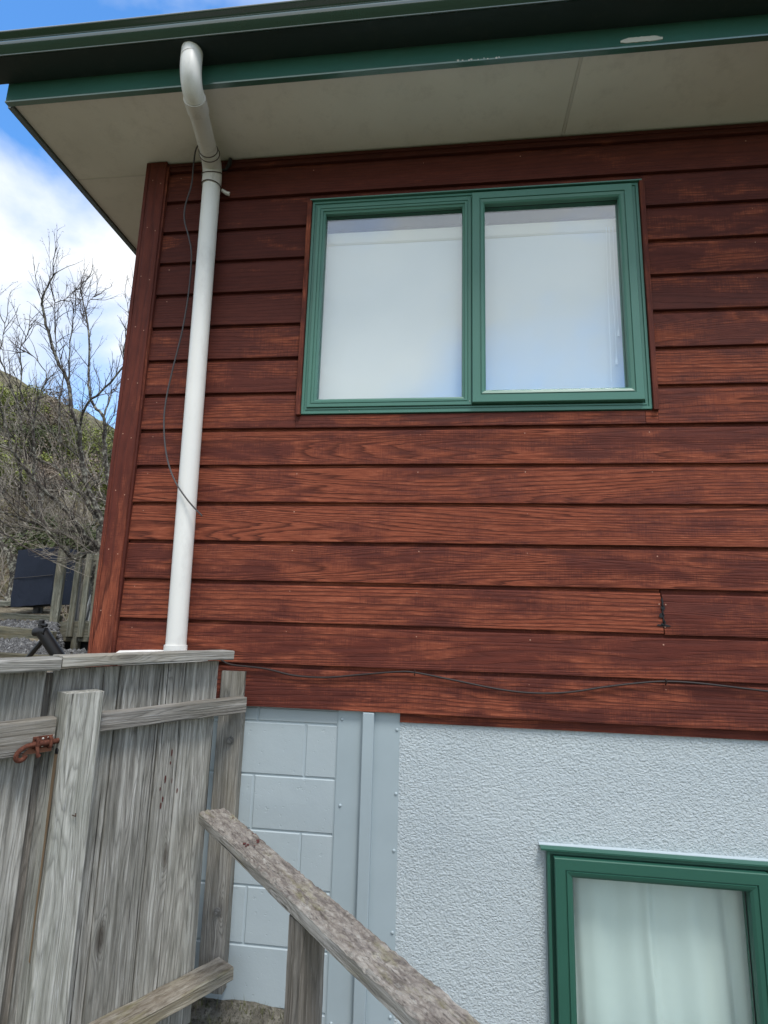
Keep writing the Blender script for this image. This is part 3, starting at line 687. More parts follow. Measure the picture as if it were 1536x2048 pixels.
o = g.build('curtain', 'curtain', smooth=True, recalc=False); tag(o, 'pale drawn curtain with soft vertical folds behind the lower green window', 'curtain')

# ================================================================== CABLES
def spline(pts, n=6):
    P = [Vector(p) for p in pts]; o_ = []
    for i in range(len(P) - 1):
        a, b, c, d = P[max(i - 1, 0)], P[i], P[i + 1], P[min(i + 2, len(P) - 1)]
        for j in range(n):
            t = j / n; o_.append(tuple(.5 * ((2 * b) + (c - a) * t + (2 * a - 5 * b + 4 * c - d) * t * t + (3 * b - a - 3 * c + d) * t ** 3)))
    o_.append(tuple(P[-1])); return o_
c1 = [(-1.160, -.17, 2.135), (-1.184, -.15, 2.150), (-1.212, -.12, 2.145), (-1.225, -.1, 2.092), (-1.231, -.09, 1.991), (-1.256, -.08, 1.893), (-1.259, -.07, 1.82), (-1.233, -.06, 1.732), (-1.211, -.06, 1.639), (-1.206, -.06, 1.457), (-1.218, -.06, 1.255), (-1.246, -.06, 1.06), (-1.256, -.07, .912), (-1.248, -.08, .792), (-1.213, -.095, .65), (-1.152, -.123, .534), (-1.078, -.135, .443), (-1.016, -.12, .379)]
o = G().tube(spline(c1), .0034, 8).build('loose_cable', 'cable_grey', smooth=True); tag(o, 'loose thin grey cable dangling from the downpipe elbow down across the white pipe', 'cable')
c2 = [(-.96, -.041, -.195), (-.924, -.041, -.2), (-.87, -.041, -.22), (-.734, -.038, -.23), (-.611, -.037, -.252), (-.484, -.036, -.255), (-.358, -.036, -.241), (-.203, -.037, -.223), (-.127, -.038, -.222), (.026, -.037, -.245), (.2, -.036, -.272), (.331, -.036, -.28), (.459, -.036, -.271), (.586, -.036, -.247), (.713, -.037, -.227), (.806, -.038, -.218), (.928, -.037, -.22), (1.158, -.036, -.238), (1.429, -.037, -.257), (1.9, -.036, -.23), (2.6, -.036, -.26), (3.15, -.036, -.24)]
cb = G().tube(spline(c2), .0038, 8).build('wall_cable', 'cable_brown', smooth=True); tag(cb, 'dark brown cable sagging along the lowest weatherboards, held by small clips', 'cable')
for x, z in ((-.127, -.222), (.806, -.218)):
    G().tube([(x, -.032, z - .012), (x, -.045, z - .004), (x, -.046, z + .003), (x, -.034, z + .009)], .0022, 6).build('cable_clip', 'cable_brown', cb)

# ================================================================== FENCE and GATE (frame: origin PRF, along E towards the viewer, NN = visible side)
TH = R_(34); E_ = Vector((-math.sin(TH), -math.cos(TH), 0)); NN = Vector((math.cos(TH), -math.sin(TH), 0)); PRF = Vector((-.785, -.085, 0))
def FP(s, off, z): p = PRF + E_ * s + NN * off; return (p.x, p.y, z)
UP = (0, 0, 1)
fence = thing('fence', 'grey weathered paling fence panel running out from the house wall beside the steps', 'fence', FP(.4, -.05, -1.4))
PAL = [(.101, .2400), (.2450, .3250), (.3280, .3840), (.3842, .4808), (.4818, .5348), (.5358, .6850)]
for i, (a, b) in enumerate(PAL):
    plank('paling', 'paling', fence, FP((a + b) / 2, -.0605 + (.005 if i % 2 else 0), -1.42), UP, NN, 1.222, b - a, .017, 30, .0013, .002, rag=.002)
plank('cap_rail', 'caprail', fence, FP(.0775, -.032, -.1715), E_, UP, .611, .088, .034, 24, .0014, .004, rag=.002)
plank('mid_rail', 'rail', fence, FP(-.006, -.026, -.3655), E_, NN, .568, .056, .050, 20, .0014, .003, rag=.002)
plank('bottom_rail', 'mossrail', fence, FP(.006, -.001, -1.274), E_, UP, .56, .098, .042, 24, .0016, .004, rag=.003, top_rough=.0015, nw=6)
gp = plank('gate_post', 'post', fence, FP(.618, -.006, -1.46), UP, NN, 1.197, .106, .090, 30, .0015, .004, rag=.002)
wp = plank('wall_plank', 'plank', fence, (-.861, -.0235, -1.385), UP, (0, -1, 0), 1.140, .098, .043, 26, .0009, .002, rag=.0015)
for z in (-.509, -1.116):
    x = -.852
    G().tube([(x, -.0455, z), (x, -.0490, z)], .0150, 20).build('washer', 'galv', wp, smooth=True)
    G().tube([(x, -.049, z), (x, -.057, z)], .0100, 6).build('bolt_nut', 'galv', wp)
    G().tube([(x, -.057, z), (x, -.064, z)], .0045, 10).build('bolt_end', 'galv', wp)
plank('gap_light_blocker', 'handpost', fence, FP(.697, -.088, -1.42), UP, NN, 1.21, .075, .03, 8, .001, .002)  # added board that stops yard light showing through the gate gap
# dried red drips on two palings
g = G()
def drip(s, z, L, w_, off=-.0500):
    k = len(g.v); n = 8
    for d_ in (0, .0008):
        for i in range(n):
            a = 2 * math.pi * i / n; g.v.append(FP(s + math.cos(a) * w_, off + d_, z + math.sin(a) * L * (1 if math.sin(a) < 0 else .7)))
    for i in range(n): g.f.append((k + i, k + (i + 1) % n, k + n + (i + 1) % n, k + n + i))
    g.f.append(tuple(k + n + i for i in range(n)))
for (s, z, L, w_) in ((.268, -.505, .014, .003), (.270, -.540, .007, .0025), (.284, -.590, .016, .003), (.287, -.655, .011, .003), (.292, -.675, .013, .0028), (.232, -.640, .011, .0028), (.258, -.60, .010, .0016), (.30, -.62, .008, .002)): drip(s, z, L, w_, -.0465 if .244 < s < .382 else -.0510)
g.build('red_drips', 'redpaint', fence, kind='stuff')
# rust run and hole on the post's end face and near face
g = G(); k0 = []
for i in range(9):
    t = 2 * math.pi * i / 9; g.v.append(FP(.6748, .010 + math.cos(t) * .010, -.428 + math.sin(t) * .009))
for i in range(9): 
    t = 2 * math.pi * i / 9; g.v.append(FP(.6700, .010 + math.cos(t) * .010, -.428 + math.sin(t) * .009))
g.f.append(tuple(range(9)))
for i in range(9): g.f.append((i, (i + 1) % 9, 9 + (i + 1) % 9, 9 + i))
g.build('bolt_hole', 'black', gp)
g = G(); n = 26
for i in range(n + 1):
    z = -.434 - .55 * i / n; w_ = (.0120 if i < 10 else .0095) * (1 - .45 * i / n) + .0015 * nz(z * 30, 4); c_ = .010 + .003 * nz(z * 9, 1)
    for o_ in (c_ - w_, c_ + w_): g.v.append(FP(.6742 + .0004 * nz(z * 40), o_, z))
for i in range(n): g.f.append((2 * i, 2 * i + 1, 2 * i + 3, 2 * i + 2))
g.build('rust_run', 'ruststain', gp)
G().tube([FP(.610, .040, -.607), FP(.612, .048, -.613), FP(.622, .047, -.607)], .0016, 6).build('bent_nail', 'wire', gp)
# gate
gate = thing('gate', 'grey weathered paling gate with a rusty sliding bolt on its rail', 'gate', FP(1.1, -.05, -1.4))
for a, b in ((.7070, .8610), (.8660, 1.0150), (1.0180, 1.1680), (1.1710, 1.3210), (1.3240, 1.4740)):
    plank('paling', 'paling', gate, FP((a + b) / 2, -.0590, -1.40), UP, NN, 1.205, b - a, .018, 30, .0014, .002, rag=.002)
plank('cap_rail', 'caprail', gate, FP(.6925, -.030, -.1765), E_, UP, .79, .090, .036, 24, .0015, .005, rag=.002)
gr = plank('mid_rail', 'rail', gate, FP(.6800, -.026, -.381), E_, NN, .80, .096, .048, 24, .0016, .004, rag=.002)
plank('bottom_rail', 'rail', gate, FP(.6800, -.026, -1.24), E_, NN, .80, .09, .048, 20, .0016, .004, rag=.002)
# rusty sliding bolt, mounted on the gate rail
bo = G().tube([FP(.742, .0105, -.4005), FP(.672, .0105, -.3985)], .0078, 12).tube(spline([FP(.742, .0105, -.4005), FP(.755, .011, -.402), FP(.768, .011, -.409), FP(.778, .011, -.420), FP(.778, .011, -.433), FP(.768, .011, -.439), FP(.759, .012, -.434), FP(.757, .013, -.427)], 4), .0068, 10).build('sliding_bolt', 'rust', gate, smooth=True)
PB = [FP(.737, .0005, -.4015), FP(.688, .0005, -.3995)]
plank('back_plate', 'rust', bo, FP(.686, .0005, -.398), E_, NN, .052, .034, .003, 4, .0004, .0008)
for s in (.694, .729):
    G().tube([FP(s, .001, -.386), FP(s, .0165, -.389), FP(s, .0195, -.400), FP(s, .0165, -.410), FP(s, .001, -.414)], .005, 8).build('keeper', 'rust', bo, smooth=True)
G().tube([FP(.730, .016, -.402), FP(.729, .020, -.415), FP(.727, .021, -.428), FP(.724, .020, -.432)], [.005, .0045, .005, .007], 8).build('bolt_handle', 'rust', bo, smooth=True)
g = G()
for (s, z) in ((.712, -.388), (.712, -.409), (.697, -.3865)): g.dome(FP(s, .0022, z), .0032, axis=NN, h=.5, n=8)
g.build('plate_screws', 'chip', bo, kind='stuff')
g = G(); poly = [(.684, -.405), (.745, -.410), (.760, -.425), (.770, -.4270), (.684, -.4275)]
for off in (-.0012, .0004):
    for (s, z) in poly: g.v.append(FP(s, off, z))
n = len(poly); g.f += [tuple(range(n)), tuple(range(2 * n - 1, n - 1, -1))] + [(i, (i + 1) % n, n + (i + 1) % n, n + i) for i in range(n)]
g.build('rust_stain', 'rustwood', gr)

# ================================================================== HANDRAIL
hr = thing('handrail', 'sloping grey timber handrail crusted with lichen, descending in front of the pale wall', 'handrail', (-.38, -.74, -1.5))
d_ = Vector((.705, -.708, -.036)).normalized(); wv_ = Vector((.708, .705, 0)); nv = wv_.cross(d_); nv = nv if nv.z > 0 else -nv
A0 = Vector((-.860, -.254, -.710)); W_, T_ = .095, .040
start = A0 - d_ * .012 + wv_ * W_ / 2 - nv * T_ / 2
plank('top_rail', 'handrail', hr, start, d_, nv, 1.75, W_, T_, 190, .0014, .006, rag=.006, top_rough=.0055, nw=16, slant0=.0)
pc = Vector((-.407, -.709, 0)) + d_ * .035 + wv_ * .037
plank('post', 'handpost', hr, (pc.x, pc.y, -1.62), UP, -wv_, .845, .070, .070, 22, .0014, .003)
pc2 = pc + Vector((d_.x, d_.y, 0)) * 1.15
plank('post', 'handpost', hr, (pc2.x, pc2.y, -1.70), UP, -wv_, .89, .070, .070, 22, .0014, .003)
# fix: red dried paint flecks on the rail
g = G()
for (al, ww, r_) in ((.300, .075, .006), (.312, .070, .005), (.30, .030, .006), (.312, .036, .005), (.318, .027, .004), (.255, .088, .004), (.245, .084, .003), (.095, .080, .0035), (.33, .05, .003)):
    p = A0 + d_ * al + wv_ * ww + nv * .002; g.dome(tuple(p), r_, axis=nv, h=.4, n=6)
g.build('red_flecks', 'redpaint', hr, kind='stuff')

# litter and tufts at the foot of the wall
g = G(); rr = random.Random(5)
for i in range(900):
    x = rr.uniform(-1.2, -.2) if i < 600 else rr.uniform(-2.5, 2.5); y = -.02 - abs(rr.gauss(0, .12)) - (0 if i < 600 else rr.uniform(0, 1))
    z = pathz(x, y); a = rr.uniform(0, 6.28); L = rr.uniform(.012, .045); w_ = .0016; lx, ly = rr.gauss(0, .35), rr.gauss(0, .35)
    k = len(g.v); g.v += [(x - math.cos(a) * w_, y - math.sin(a) * w_, z - .004), (x + math.cos(a) * w_, y + math.sin(a) * w_, z - .004), (x + lx * L, y + ly * L, z + L)]; g.f.append((k, k + 1, k + 2))
o = g.build('grass', 'grass', kind='stuff', recalc=False); tag(o, 'short sparse grass and litter along the foot of the block wall', 'grass')
def stones(name, n, fx, rr, label, cat, sz=(.012, .04)):
    g = G()
    for i in range(n):
        x, y, z = fx(rr); r_ = rr.uniform(*sz); k = len(g.v)
        pts = [(1, 0, 0), (-1, 0, 0), (0, 1, 0), (0, -1, 0), (0, 0, .8), (0, 0, -.6)]
        a = rr.uniform(0, 6.28); ca, sa = math.cos(a), math.sin(a)
        for (px, py, pz) in pts:
            q = r_ * rr.uniform(.6, 1.25); g.v.append((x + (px * ca - py * sa) * q, y + (px * sa + py * ca) * q, z + pz * q))
        for t in ((0, 2, 4), (2, 1, 4), (1, 3, 4), (3, 0, 4), (2, 0, 5), (1, 2, 5), (3, 1, 5), (0, 3, 5)): g.f.append(tuple(k + j for j in t))
    o = g.build(name, 'stone', kind='stuff', recalc=False); tag(o, label, cat); return o
def fx1(r):
    x = r.uniform(-6.5, -2.0); y = r.choice((r.uniform(2.1, 3.25), r.uniform(2.1, 3.25), r.uniform(3.6, 4.9))); return x, y, yardz(x, y) + .005
stones('gravel', 9000, fx1, random.Random(2), 'grey broken gravel between the yard timbers', 'gravel', (.014, .045))

# ================================================================== YARD beyond the fence
def beam(p0, p1, W, T, label):
    p0, p1 = Vector(p0), Vector(p1); o = plank('garden_beam', 'beamwood', None, p0, p1 - p0, (0, -1, .0), (p1 - p0).length, W, T, 14, .003, .006); tag(o, label, 'timber edging', 'timber edgings in the yard'); return o
beam((-6.2, 3.25, -.26), (-4.30, 3.48, -.39), .20, .08, 'grey plank edging the upper gravel, ending at the railing corner')
beam((-4.6, 2.05, -.47), (-2.7, 2.14, -.47), .12, .09, 'dark low timber edging nearest the fence cap, behind the black stand')
beam((-8.6, 5.35, -.15), (-5.5, 5.15, -.22), .12, .09, 'dark timber edging under the navy cover, farthest up the yard')
# slatted railing on a low deck
rl = thing('deck_railing', 'grey timber slatted railing of a low deck beside the house corner', 'railing', (-5.35, 4.85, -.5))
plank('corner_post', 'yardwood', rl, (-5.36, 4.86, -.66), (.0, -.0, 1), (.35, -.94, 0), 1.47, .105, .10, 12, .003, .004)
ra = Vector((-5.30, 4.90, 0)); rb = Vector((-3.2, 5.05, 0)); rd = (rb - ra).normalized()
for i in range(10):
    p = ra + rd * (.19 + i * .15)
    plank('baluster', 'yardwood', rl, (p.x, p.y - .055, -.42), UP, (0, -1, 0), 1.13, .080, .032, 8, .002, .003)
plank('bottom_beam', 'yardwood', rl, (ra.x, ra.y, -.36), rd, (0, -1, 0), 2.0, .26, .05, 10, .003, .004)
plank('top_beam', 'yardwood', rl, (ra.x, ra.y, .66), rd, (0, -1, 0), 2.0, .08, .045, 10, .003, .004)
for i in range(5):
    p = ra + rd * (-.25 + i * .2) + Vector((0, .75, 0)); plank('back_slat', 'handpost', rl, (p.x, p.y, -.36), UP, (0, -1, 0), 1.1, .055, .03, 8, .003, .003)
plank('deck_boards', 'yardwood', rl, (ra.x, ra.y + .45, -.235), rd, UP, 2.0, .80, .03, 6, .002, .003)
G().box(-5.34, -3.4, 5.02, 5.06, -1.2, -.48).build('underdeck_shade_sheet', 'crate', rl)  # dark sheet painting the shaded void under the deck
plank('deck_leg', 'yardwood', rl, (-5.05, 4.93, -.85), UP, (0, -1, 0), .48, .09, .09, 4, .003, .004)
G().box(-5.93, -3.3, 6.0, 6.06, -.3, .85).build('rear_shade_sheet', 'crate', rl)  # dark sheet added for the deep shade between the balusters
# stacked pale tubes leaning behind the slats
ft = thing('folded_chair_frame', 'white tubular chair frame folded and leaning behind the grey slats', 'chair frame', (-5.05, 5.25, -.2))
for (a, b) in (((-5.19, 5.244, -.205), (-5.127, 5.274, .225)), ((-5.12, 5.256, -.22), (-5.098, 5.29, .20)), ((-5.02, 5.264, -.2), (-5.03, 5.292, .19)), ((-4.96, 5.264, -.2), (-4.90, 5.30, .16)), ((-4.90, 5.264, -.2), (-4.86, 5.30, .20))):
    G().tube([a, b], .017, 8).build('tube', 'white_metal', ft, smooth=True)
G().tube([(-4.90, 5.05, .235), (-4.60, 5.05, .222)], .022, 8).build('cross_tube', 'white_metal', ft, smooth=True)
ct = thing('storage_crate', 'dark grey plastic crate with holes standing high beside the house corner', 'crate', (-4.85, 5.15, .28))
G().box(-5.00, -4.64, 5.10, 5.32, .30, .60).build('crate_body', 'crate', ct)
g = G()
for i in range(5):
    for j in range(4): g.box(-4.985 + i * .068, -4.95 + i * .068, 5.092, 5.0995, .325 + j * .068, .36 + j * .068)
g.build('crate_holes', 'black', ct)
# navy covered item on a foot
nv_ = thing('covered_barbecue', 'tall box under a navy fabric cover standing on a single dark foot in the yard', 'covered barbecue', (-6.65, 6.1, -.2))
g = G(); NXX, NZZ = 10, 12
x0, x1, y0, y1, z0, z1 = -6.98, -6.30, 5.95, 6.45, -.06, .86
for k in range(NZZ + 1):
    z = z0 + (z1 - z0) * k / NZZ; q = []
    for (xa, ya, xb, yb) in ((x0, y0, x1, y0), (x1, y0, x1, y1), (x1, y1, x0, y1), (x0, y1, x0, y0)):
        for i in range(NXX):
            t = i / NXX; x = xa + (xb - xa) * t; y = ya + (yb - ya) * t
            q.append((x + .012 * nz(x * 5, y * 5, z * 4), y + .018 * nz(x * 6, z * 5, 3), z + (x - x0) * .10 + .008 * nz(x * 9, z)))
    g.v += q
n = NXX * 4
for k in range(NZZ):
    for i in range(n): g.f.append((k * n + i, k * n + (i + 1) % n, (k + 1) * n + (i + 1) % n, (k + 1) * n + i))
g.f.append(tuple(NZZ * n + i for i in range(n))); g.f.append(tuple(reversed(range(n))))
cv = g.build('fabric_cover', 'navy', nv_, smooth=True)
G().tube([(x0, y0 - .012, z0 + .46), (-6.65, y0 - .018, z0 + .49), (x1, y0 - .012, z0 + .53)], .006, 6).build('seam', 'cable_grey', cv)
G().tube([(-6.68, 6.2, -.05), (-6.68, 6.2, -.28)], .075, 14).build('foot', 'black', nv_, smooth=True)
# pallet
pl_ = thing('pallet', 'pale timber pallet lying on the ground left of the navy cover', 'pallet', (-8.6, 7.6, 0))
for i in range(7):
    plank('deck_slat', 'caprail', pl_, (-9.6, 7.05 + i * .15, .035 + i * .012), (1, -.42, -.06), UP, 1.9, .10, .025, 4, .002, .003)
for i in range(3): plank('bearer', 'yardwood', pl_, (-9.3 + i * .72, 6.85 - i * .3, -.055), (.0, 1, .08), UP, 1.15, .08, .09, 4, .002, .003)
# black metal folding stand
st = thing('metal_stand', 'black metal crossed-leg stand poking up behind the fence cap', 'stand', (-3.05, 1.72, -.5))
G().tube([(-3.075, 1.70, -.20), (-2.86, 1.77, -.50)], .046, 12).build('leg', 'black', st, smooth=True)
G().tube([(-3.045, 1.70, -.255), (-3.27, 1.75, -.50)], .019, 8).build('leg', 'black', st, smooth=True)
G().tube([(-3.085, 1.70, -.12), (-3.08, 1.70, -.215)], .020, 8).tube([(-3.125, 1.69, -.21), (-3.03, 1.69, -.205)]  , .032, 10).build('hinge_block', 'black', st, smooth=True)
G().tube([(-3.10, 1.695, -.152), (-3.035, 1.695, -.158)], .014, 8).build('wing_knob', 'black', st, smooth=True)

# ================================================================== BARE TREE
LIMBS = {'A':[0.05,[[-4.8,5.18,0.78],[-4.96,5.1,1.13],[-5.07,4.97,1.46],[-5.16,4.92,1.65],[-5.24,4.8,2.09],[-5.22,4.64,2.48],[-5.3,4.55,2.72],[-5.38,4.52,3.11],[-5.48,4.37,3.38],[-5.58,4.25,3.75],[-5.69,4.22,4.1],[-5.62,4.12,4.2],[-5.55,4.1,4.41],[-5.39,4.03,4.52]]],'A2':[0.022,[[-5.29,4.74,2.52],[-5.08,4.57,2.8],[-4.81,4.53,3.02],[-4.52,4.44,3.31],[-4.45,4.3,3.44],[-4.36,4.21,3.63],[-4.26,4.1,3.79],[-4.1,3.95,3.91]]],'A3':[0.014,[[-5.38,4.53,3.12],[-5.37,4.44,3.7],[-5.34,4.4,3.93],[-5.3,4.36,4.19]]],'B':[0.04,[[-5.1,5.55,1.15],[-5.15,5.42,1.68],[-5.23,5.37,2.19],[-5.28,5.33,2.51],[-5.3,5.27,2.86],[-5.47,5.26,3.04],[-5.52,5.17,3.27],[-5.58,5.16,3.63],[-5.56,5.06,4.08],[-5.66,5.03,4.53],[-5.75,4.96,4.89],[-5.6,4.9,4.99]]],'B2':[0.018,[[-5.22,5.15,2.82],[-5.21,5.23,3.11],[-5.29,5.38,3.36],[-5.27,5.45,3.43],[-5.03,5.51,4.02]]],'B3':[0.008,[[-5.53,4.98,4.19],[-5.68,5.0,4.37],[-5.66,5.01,4.52],[-5.61,5.03,4.72],[-5.57,5.09,4.82]]],'C':[0.055,[[-5.03,5.09,0.77],[-5.1,4.97,0.91],[-5.24,4.76,1.22],[-5.37,4.62,1.41],[-5.45,4.47,1.51],[-5.55,4.33,1.67],[-5.6,4.15,1.81],[-5.6,3.95,1.95],[-5.81,3.86,2.05]]],'D':[0.045,[[-5.08,5.22,0.82],[-5.31,5.02,0.95],[-5.46,4.82,1.0],[-5.61,4.67,1.07],[-5.69,4.47,1.11],[-5.78,4.37,1.15],[-5.94,4.18,1.22]]],'E':[0.035,[[-5.08,5.07,1.24],[-5.2,4.87,1.56],[-5.38,4.8,1.7],[-5.51,4.66,1.91],[-5.75,4.41,2.02],[-5.99,4.31,2.24],[-6.1,4.13,2.41]]],'F':[0.026,[[-5.49,4.63,1.08],[-5.63,4.57,1.21],[-5.76,4.55,1.37],[-5.83,4.49,1.55],[-5.75,4.35,1.79],[-5.64,4.35,2.04],[-5.56,4.21,2.38],[-5.65,4.21,2.55],[-5.72,4.1,2.78],[-5.73,4.07,3.06],[-5.73,4.0,3.36],[-5.58,3.91,3.53],[-5.58,3.9,3.72]]],'G':[0.018,[[-5.54,4.32,1.66],[-5.48,4.2,2.05],[-5.52,4.16,2.32],[-5.36,4.01,2.74],[-5.26,3.97,2.95],[-5.4,3.9,3.18],[-5.55,3.85,3.26]]],'H':[0.02,[[-5.73,4.97,2.37],[-5.77,4.89,2.9],[-5.79,4.92,3.39],[-5.86,4.8,3.82]]],'I':[0.01,[[-5.5,4.37,3.42],[-5.49,4.26,3.82],[-5.44,4.12,4.11],[-5.48,4.05,4.36]]],'J':[0.007,[[-5.49,4.19,4.15],[-5.38,4.27,4.26],[-5.29,4.31,4.41],[-5.27,4.37,4.49]]],'K':[0.025,[[-5.7,4.07,1.99],[-5.76,3.91,2.42],[-5.73,3.73,2.63]]],'M':[0.016,[[-5.63,4.11,2.25],[-5.69,4.06,2.57],[-5.76,3.92,2.9],[-5.86,3.84,3.17],[-5.86,3.84,3.4],[-5.77,3.74,3.66]]],'N':[0.014,[[-5.43,5.19,1.63],[-5.25,5.2,1.8],[-5.2,5.26,2.16],[-5.3,5.29,2.49],[-5.2,5.27,2.81],[-5.01,5.38,3.08]]],'O':[0.012,[[-5.92,4.34,0.94],[-5.54,4.45,0.71],[-5.43,4.62,0.61],[-5.27,4.7,0.58],[-5.17,4.8,0.64]]],'P':[0.03,[[-4.8,5.02,0.61],[-4.99,4.91,0.73],[-5.14,4.81,0.62],[-5.22,4.59,0.8],[-5.42,4.42,1.07],[-5.66,4.32,1.23],[-5.97,4.16,1.49]]],'Q':[0.03,[[-4.98,5.19,0.66],[-5.0,5.01,0.89],[-5.27,4.81,1.03],[-5.62,4.59,1.0],[-6.08,4.38,1.03]]],'S':[0.02,[[-5.34,5.34,1.83],[-5.41,5.24,1.98],[-5.56,5.13,2.23],[-5.76,4.98,2.4],[-5.98,4.85,2.61],[-6.26,4.77,2.73],[-6.53,4.57,2.87]]]}
rt = random.Random(21)
tree = thing('bare_tree', 'large leafless tree sprawling left over the navy cover and rising against the sky', 'tree', (-4.95, 5.25, -.2))
G().tube(spline([(-4.95, 5.25, -.35), (-4.97, 5.22, .1), (-5.0, 5.17, .45), (-4.98, 5.15, .8), (-5.05, 5.2, 1.15)], 4), [.12] * 4 + [.115] * 4 + [.10] * 4 + [.085] * 4 + [.06], 12).build('trunk', 'bark', tree, smooth=True)
tw = G(); tp = G()
def rndv(): return Vector((rt.gauss(0, 1), rt.gauss(0, 1), rt.gauss(0, 1))).normalized()
def twig(gm, p, d, L, r, lev):
    n = max(3, int(L / .07)); pts = [p.copy()]; rr_ = [r]
    for i in range(n):
        d = (d + rndv() * .22 + Vector((0, 0, .05))).normalized(); p = p + d * (L / n); pts.append(p.copy()); rr_.append(r * (1 - .75 * (i + 1) / n))
        if lev > 0 and rt.random() < .52 and i < n - 1:
            dd = (d + rndv() * .75 + Vector((0, 0, .12))).normalized(); twig(gm, p, dd, L * rt.uniform(.35, .62), max(.0018, r * .6), lev - 1)
        elif rt.random() < .35: 
            q = p + rndv() * .022; gm.tube([p, q], [.0028, .0016], 3, cap=False)
    gm.tube(pts, rr_, 4 if r > .004 else 3, cap=False)
LOWS = {'C', 'D', 'E', 'K', 'O', 'P', 'Q', 'S'}
for nm, (r, pts) in LIMBS.items():
    sp_ = spline(pts, 4); n = len(sp_)
    sp_ = [tuple(Vector(p) + rndv() * .010) for p in sp_]
    rad = [max(.0045, r * .85 * (1 - .80 * i / (n - 1))) for i in range(n)]
    G().tube(sp_, rad, 7).build('branch', 'bark' if r > .012 else 'twig', tree, smooth=True)
    for i in range(2, n):
        k = (.95 if nm in LOWS else .9)
        if rt.random() < k:
            p = Vector(sp_[i]); d = (p - Vector(sp_[i - 1])).normalized()
            dd = (d * .8 + rndv() * .75 + Vector((-.1, 0, .35))).normalized()
            L = rt.uniform(.25, .70) * (1.25 if nm in LOWS else .80)
            twig(tw if (nm not in LOWS or rt.random() < .25) else tp, p, dd, L, rt.uniform(.0045, .0080), 2)
tw.build('twigs', 'twig', tree, kind='stuff', recalc=False); tp.build('pale_twigs', 'twig_pale', tree, kind='stuff', recalc=False)
# a second small pale-forked tree up the bank
t2 = thing('bare_tree', 'small leafless tree with a pale forked trunk left of the navy cover', 'tree', (-8.4, 7.6, 0))
G().tube(spline([(-8.35, 7.6, -.1), (-8.3, 7.6, .5), (-8.45, 7.55, 1.0), (-8.2, 7.5, 1.5)], 3), [.16, .155, .15, .14, .13, .12, .10, .09, .08, .06], 9).tube(spline([(-8.35, 7.6, .7), (-8.8, 7.55, 1.3), (-9.1, 7.5, 2.0)], 3), .055, 8).tube(spline([(-8.4, 7.6, .9), (-8.0, 7.5, 1.4), (-7.9, 7.4, 2.2)], 3), .05, 8).build('trunk', 'bark', t2, smooth=True)
tw = G()
for i in range(110):
    p = Vector((rt.uniform(-9.6, -6.2), rt.uniform(7.2, 8.6), rt.uniform(.9, 2.6))); twig(tw, p, (rndv() * .8 + Vector((0, 0, .6))).normalized(), rt.uniform(.4, 1.0), .009, 1)
tw.build('twigs', 'twig_pale', t2, kind='stuff', recalc=False)

# dry brush on the bank behind the tree
g = G()
for i in range(760):
    x = rt.uniform(-14, -5.2); y = rt.uniform(8.4, 14.8); z = yardz(x, y); twig(g, Vector((x, y, z)), (rndv() * .6 + Vector((0, 0, 1))).normalized(), rt.uniform(.4, 1.25), .012, 1)
o = g.build('dry_brush', 'twig_pale', kind='stuff', recalc=False); tag(o, 'tangle of dry pale brush covering the bank behind the bare tree', 'brush')
g = G()
for i in range(16000):
    x = rt.uniform(-14, -4.4); y = rt.uniform(7.0, 15); z = yardz(x, y) + rt.uniform(0, .12); s_ = rt.uniform(.025, .085); a = rndv() * s_; b = rndv() * s_; p = Vector((x, y, z)); k = len(g.v)
    g.v += [tuple(p - a), tuple(p + b), tuple(p + a)]; g.f.append((k, k + 1, k + 2))
o = g.build('leaf_litter', 'leaf_brown', kind='stuff', recalc=False); tag(o, 'brown leaf litter scattered over the bank', 'leaf litter')

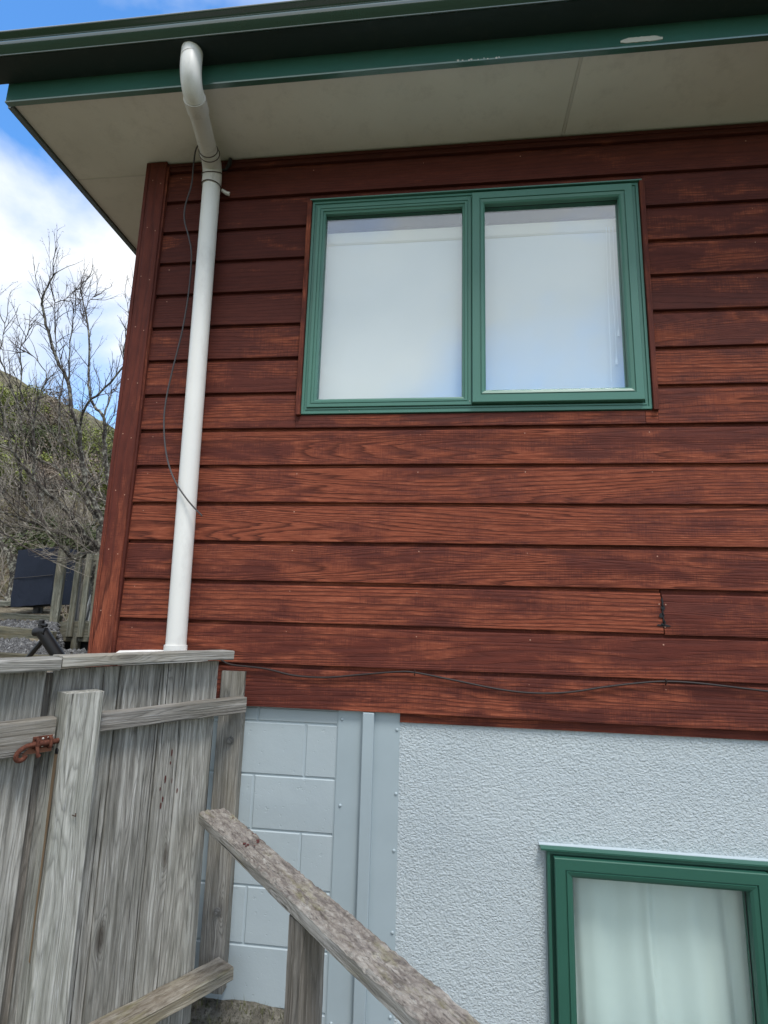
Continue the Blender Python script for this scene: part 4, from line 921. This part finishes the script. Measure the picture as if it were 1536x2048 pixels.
def bush(name, label, c, rad, n, mat, rs, group='evergreen bushes on the hillside', cat='bush', lf=(.035, .085)):
    r = random.Random(rs); t = thing(name, label, cat, (c[0], c[1], c[2] - rad[2] * .9), group); g = G()
    cl = [(Vector((r.gauss(0, .45) * rad[0], r.gauss(0, .45) * rad[1], r.gauss(0, .42) * rad[2])), r.uniform(.18, .42)) for _ in range(26)]
    for i in range(n):
        cc_, cr_ = r.choice(cl); d = Vector((r.gauss(0, 1), r.gauss(0, 1), r.gauss(0, 1))).normalized() * (r.random() ** .4) * cr_ * max(rad)
        d.z *= .75; p = Vector(c) + cc_ + d; s_ = r.uniform(*lf); u_ = Vector((r.gauss(0, 1), r.gauss(0, 1), r.gauss(0, .7))).normalized(); v_ = u_.orthogonal().normalized()
        k = len(g.v); g.v += [tuple(p), tuple(p + u_ * s_ * .5 + v_ * s_ * .28), tuple(p + u_ * s_), tuple(p + u_ * s_ * .5 - v_ * s_ * .28)]; g.f.append((k, k + 1, k + 2, k + 3))
    g.build('foliage', mat, t, recalc=False)
    h = G()
    for (cc_, cr_) in cl[:12]: h.tube([(c[0] + cc_.x * .1, c[1], c[2] - rad[2] * .95), tuple(Vector(c) + cc_ * .5 + Vector((0, 0, -.1))), tuple(Vector(c) + cc_)], [.035, .02, .008], 5)
    h.build('stems', 'bark', t, recalc=False)
BU = [
('dark green bush on the hill crest at the left edge', (-11.96, 10.65, 5.45), (.9, .9, .55), 5200, 'leaf'),
('yellow-green bush on the slope between the tree stem and the house corner', (-10.84, 12.44, 4.81), (1.5, 1.0, .65), 7500, 'leaf'),
('dull brown scrub bush along the crest right of the crest bush', (-11.6, 11.74, 5.35), (1.1, .9, .6), 5200, 'leaf_brown'),
('grey-green bush touching the house corner at skyline height', (-9.28, 12.19, 4.41), (.8, .8, .7), 4200, 'leaf_dark'),
('pale green bush at the left edge halfway down the bank', (-10.47, 9.22, 3.09), (.8, .8, .6), 4200, 'leaf'),
('brown scrub bush in the middle of the bank behind the tree', (-9.83, 10.3, 3.25), (1.5, .9, .6), 5200, 'leaf_brown'),
('dark green bush beside the house corner below the grey-green one', (-8.37, 10.52, 2.97), (.8, .8, .7), 4500, 'leaf'),
('dark low bush at the foot of the bank behind the railing', (-7.08, 7.42, 1.18), (1.0, .6, .4), 4500, 'leaf_dark'),
('olive bush under the crest bush at the left', (-11.35, 10.92, 4.4), (1.0, .8, .5), 4500, 'leaf_dark')]
for i, (lb, c, rd_, n, mt) in enumerate(BU): bush('bush', lb, c, rd_, n, mt, i + 1)
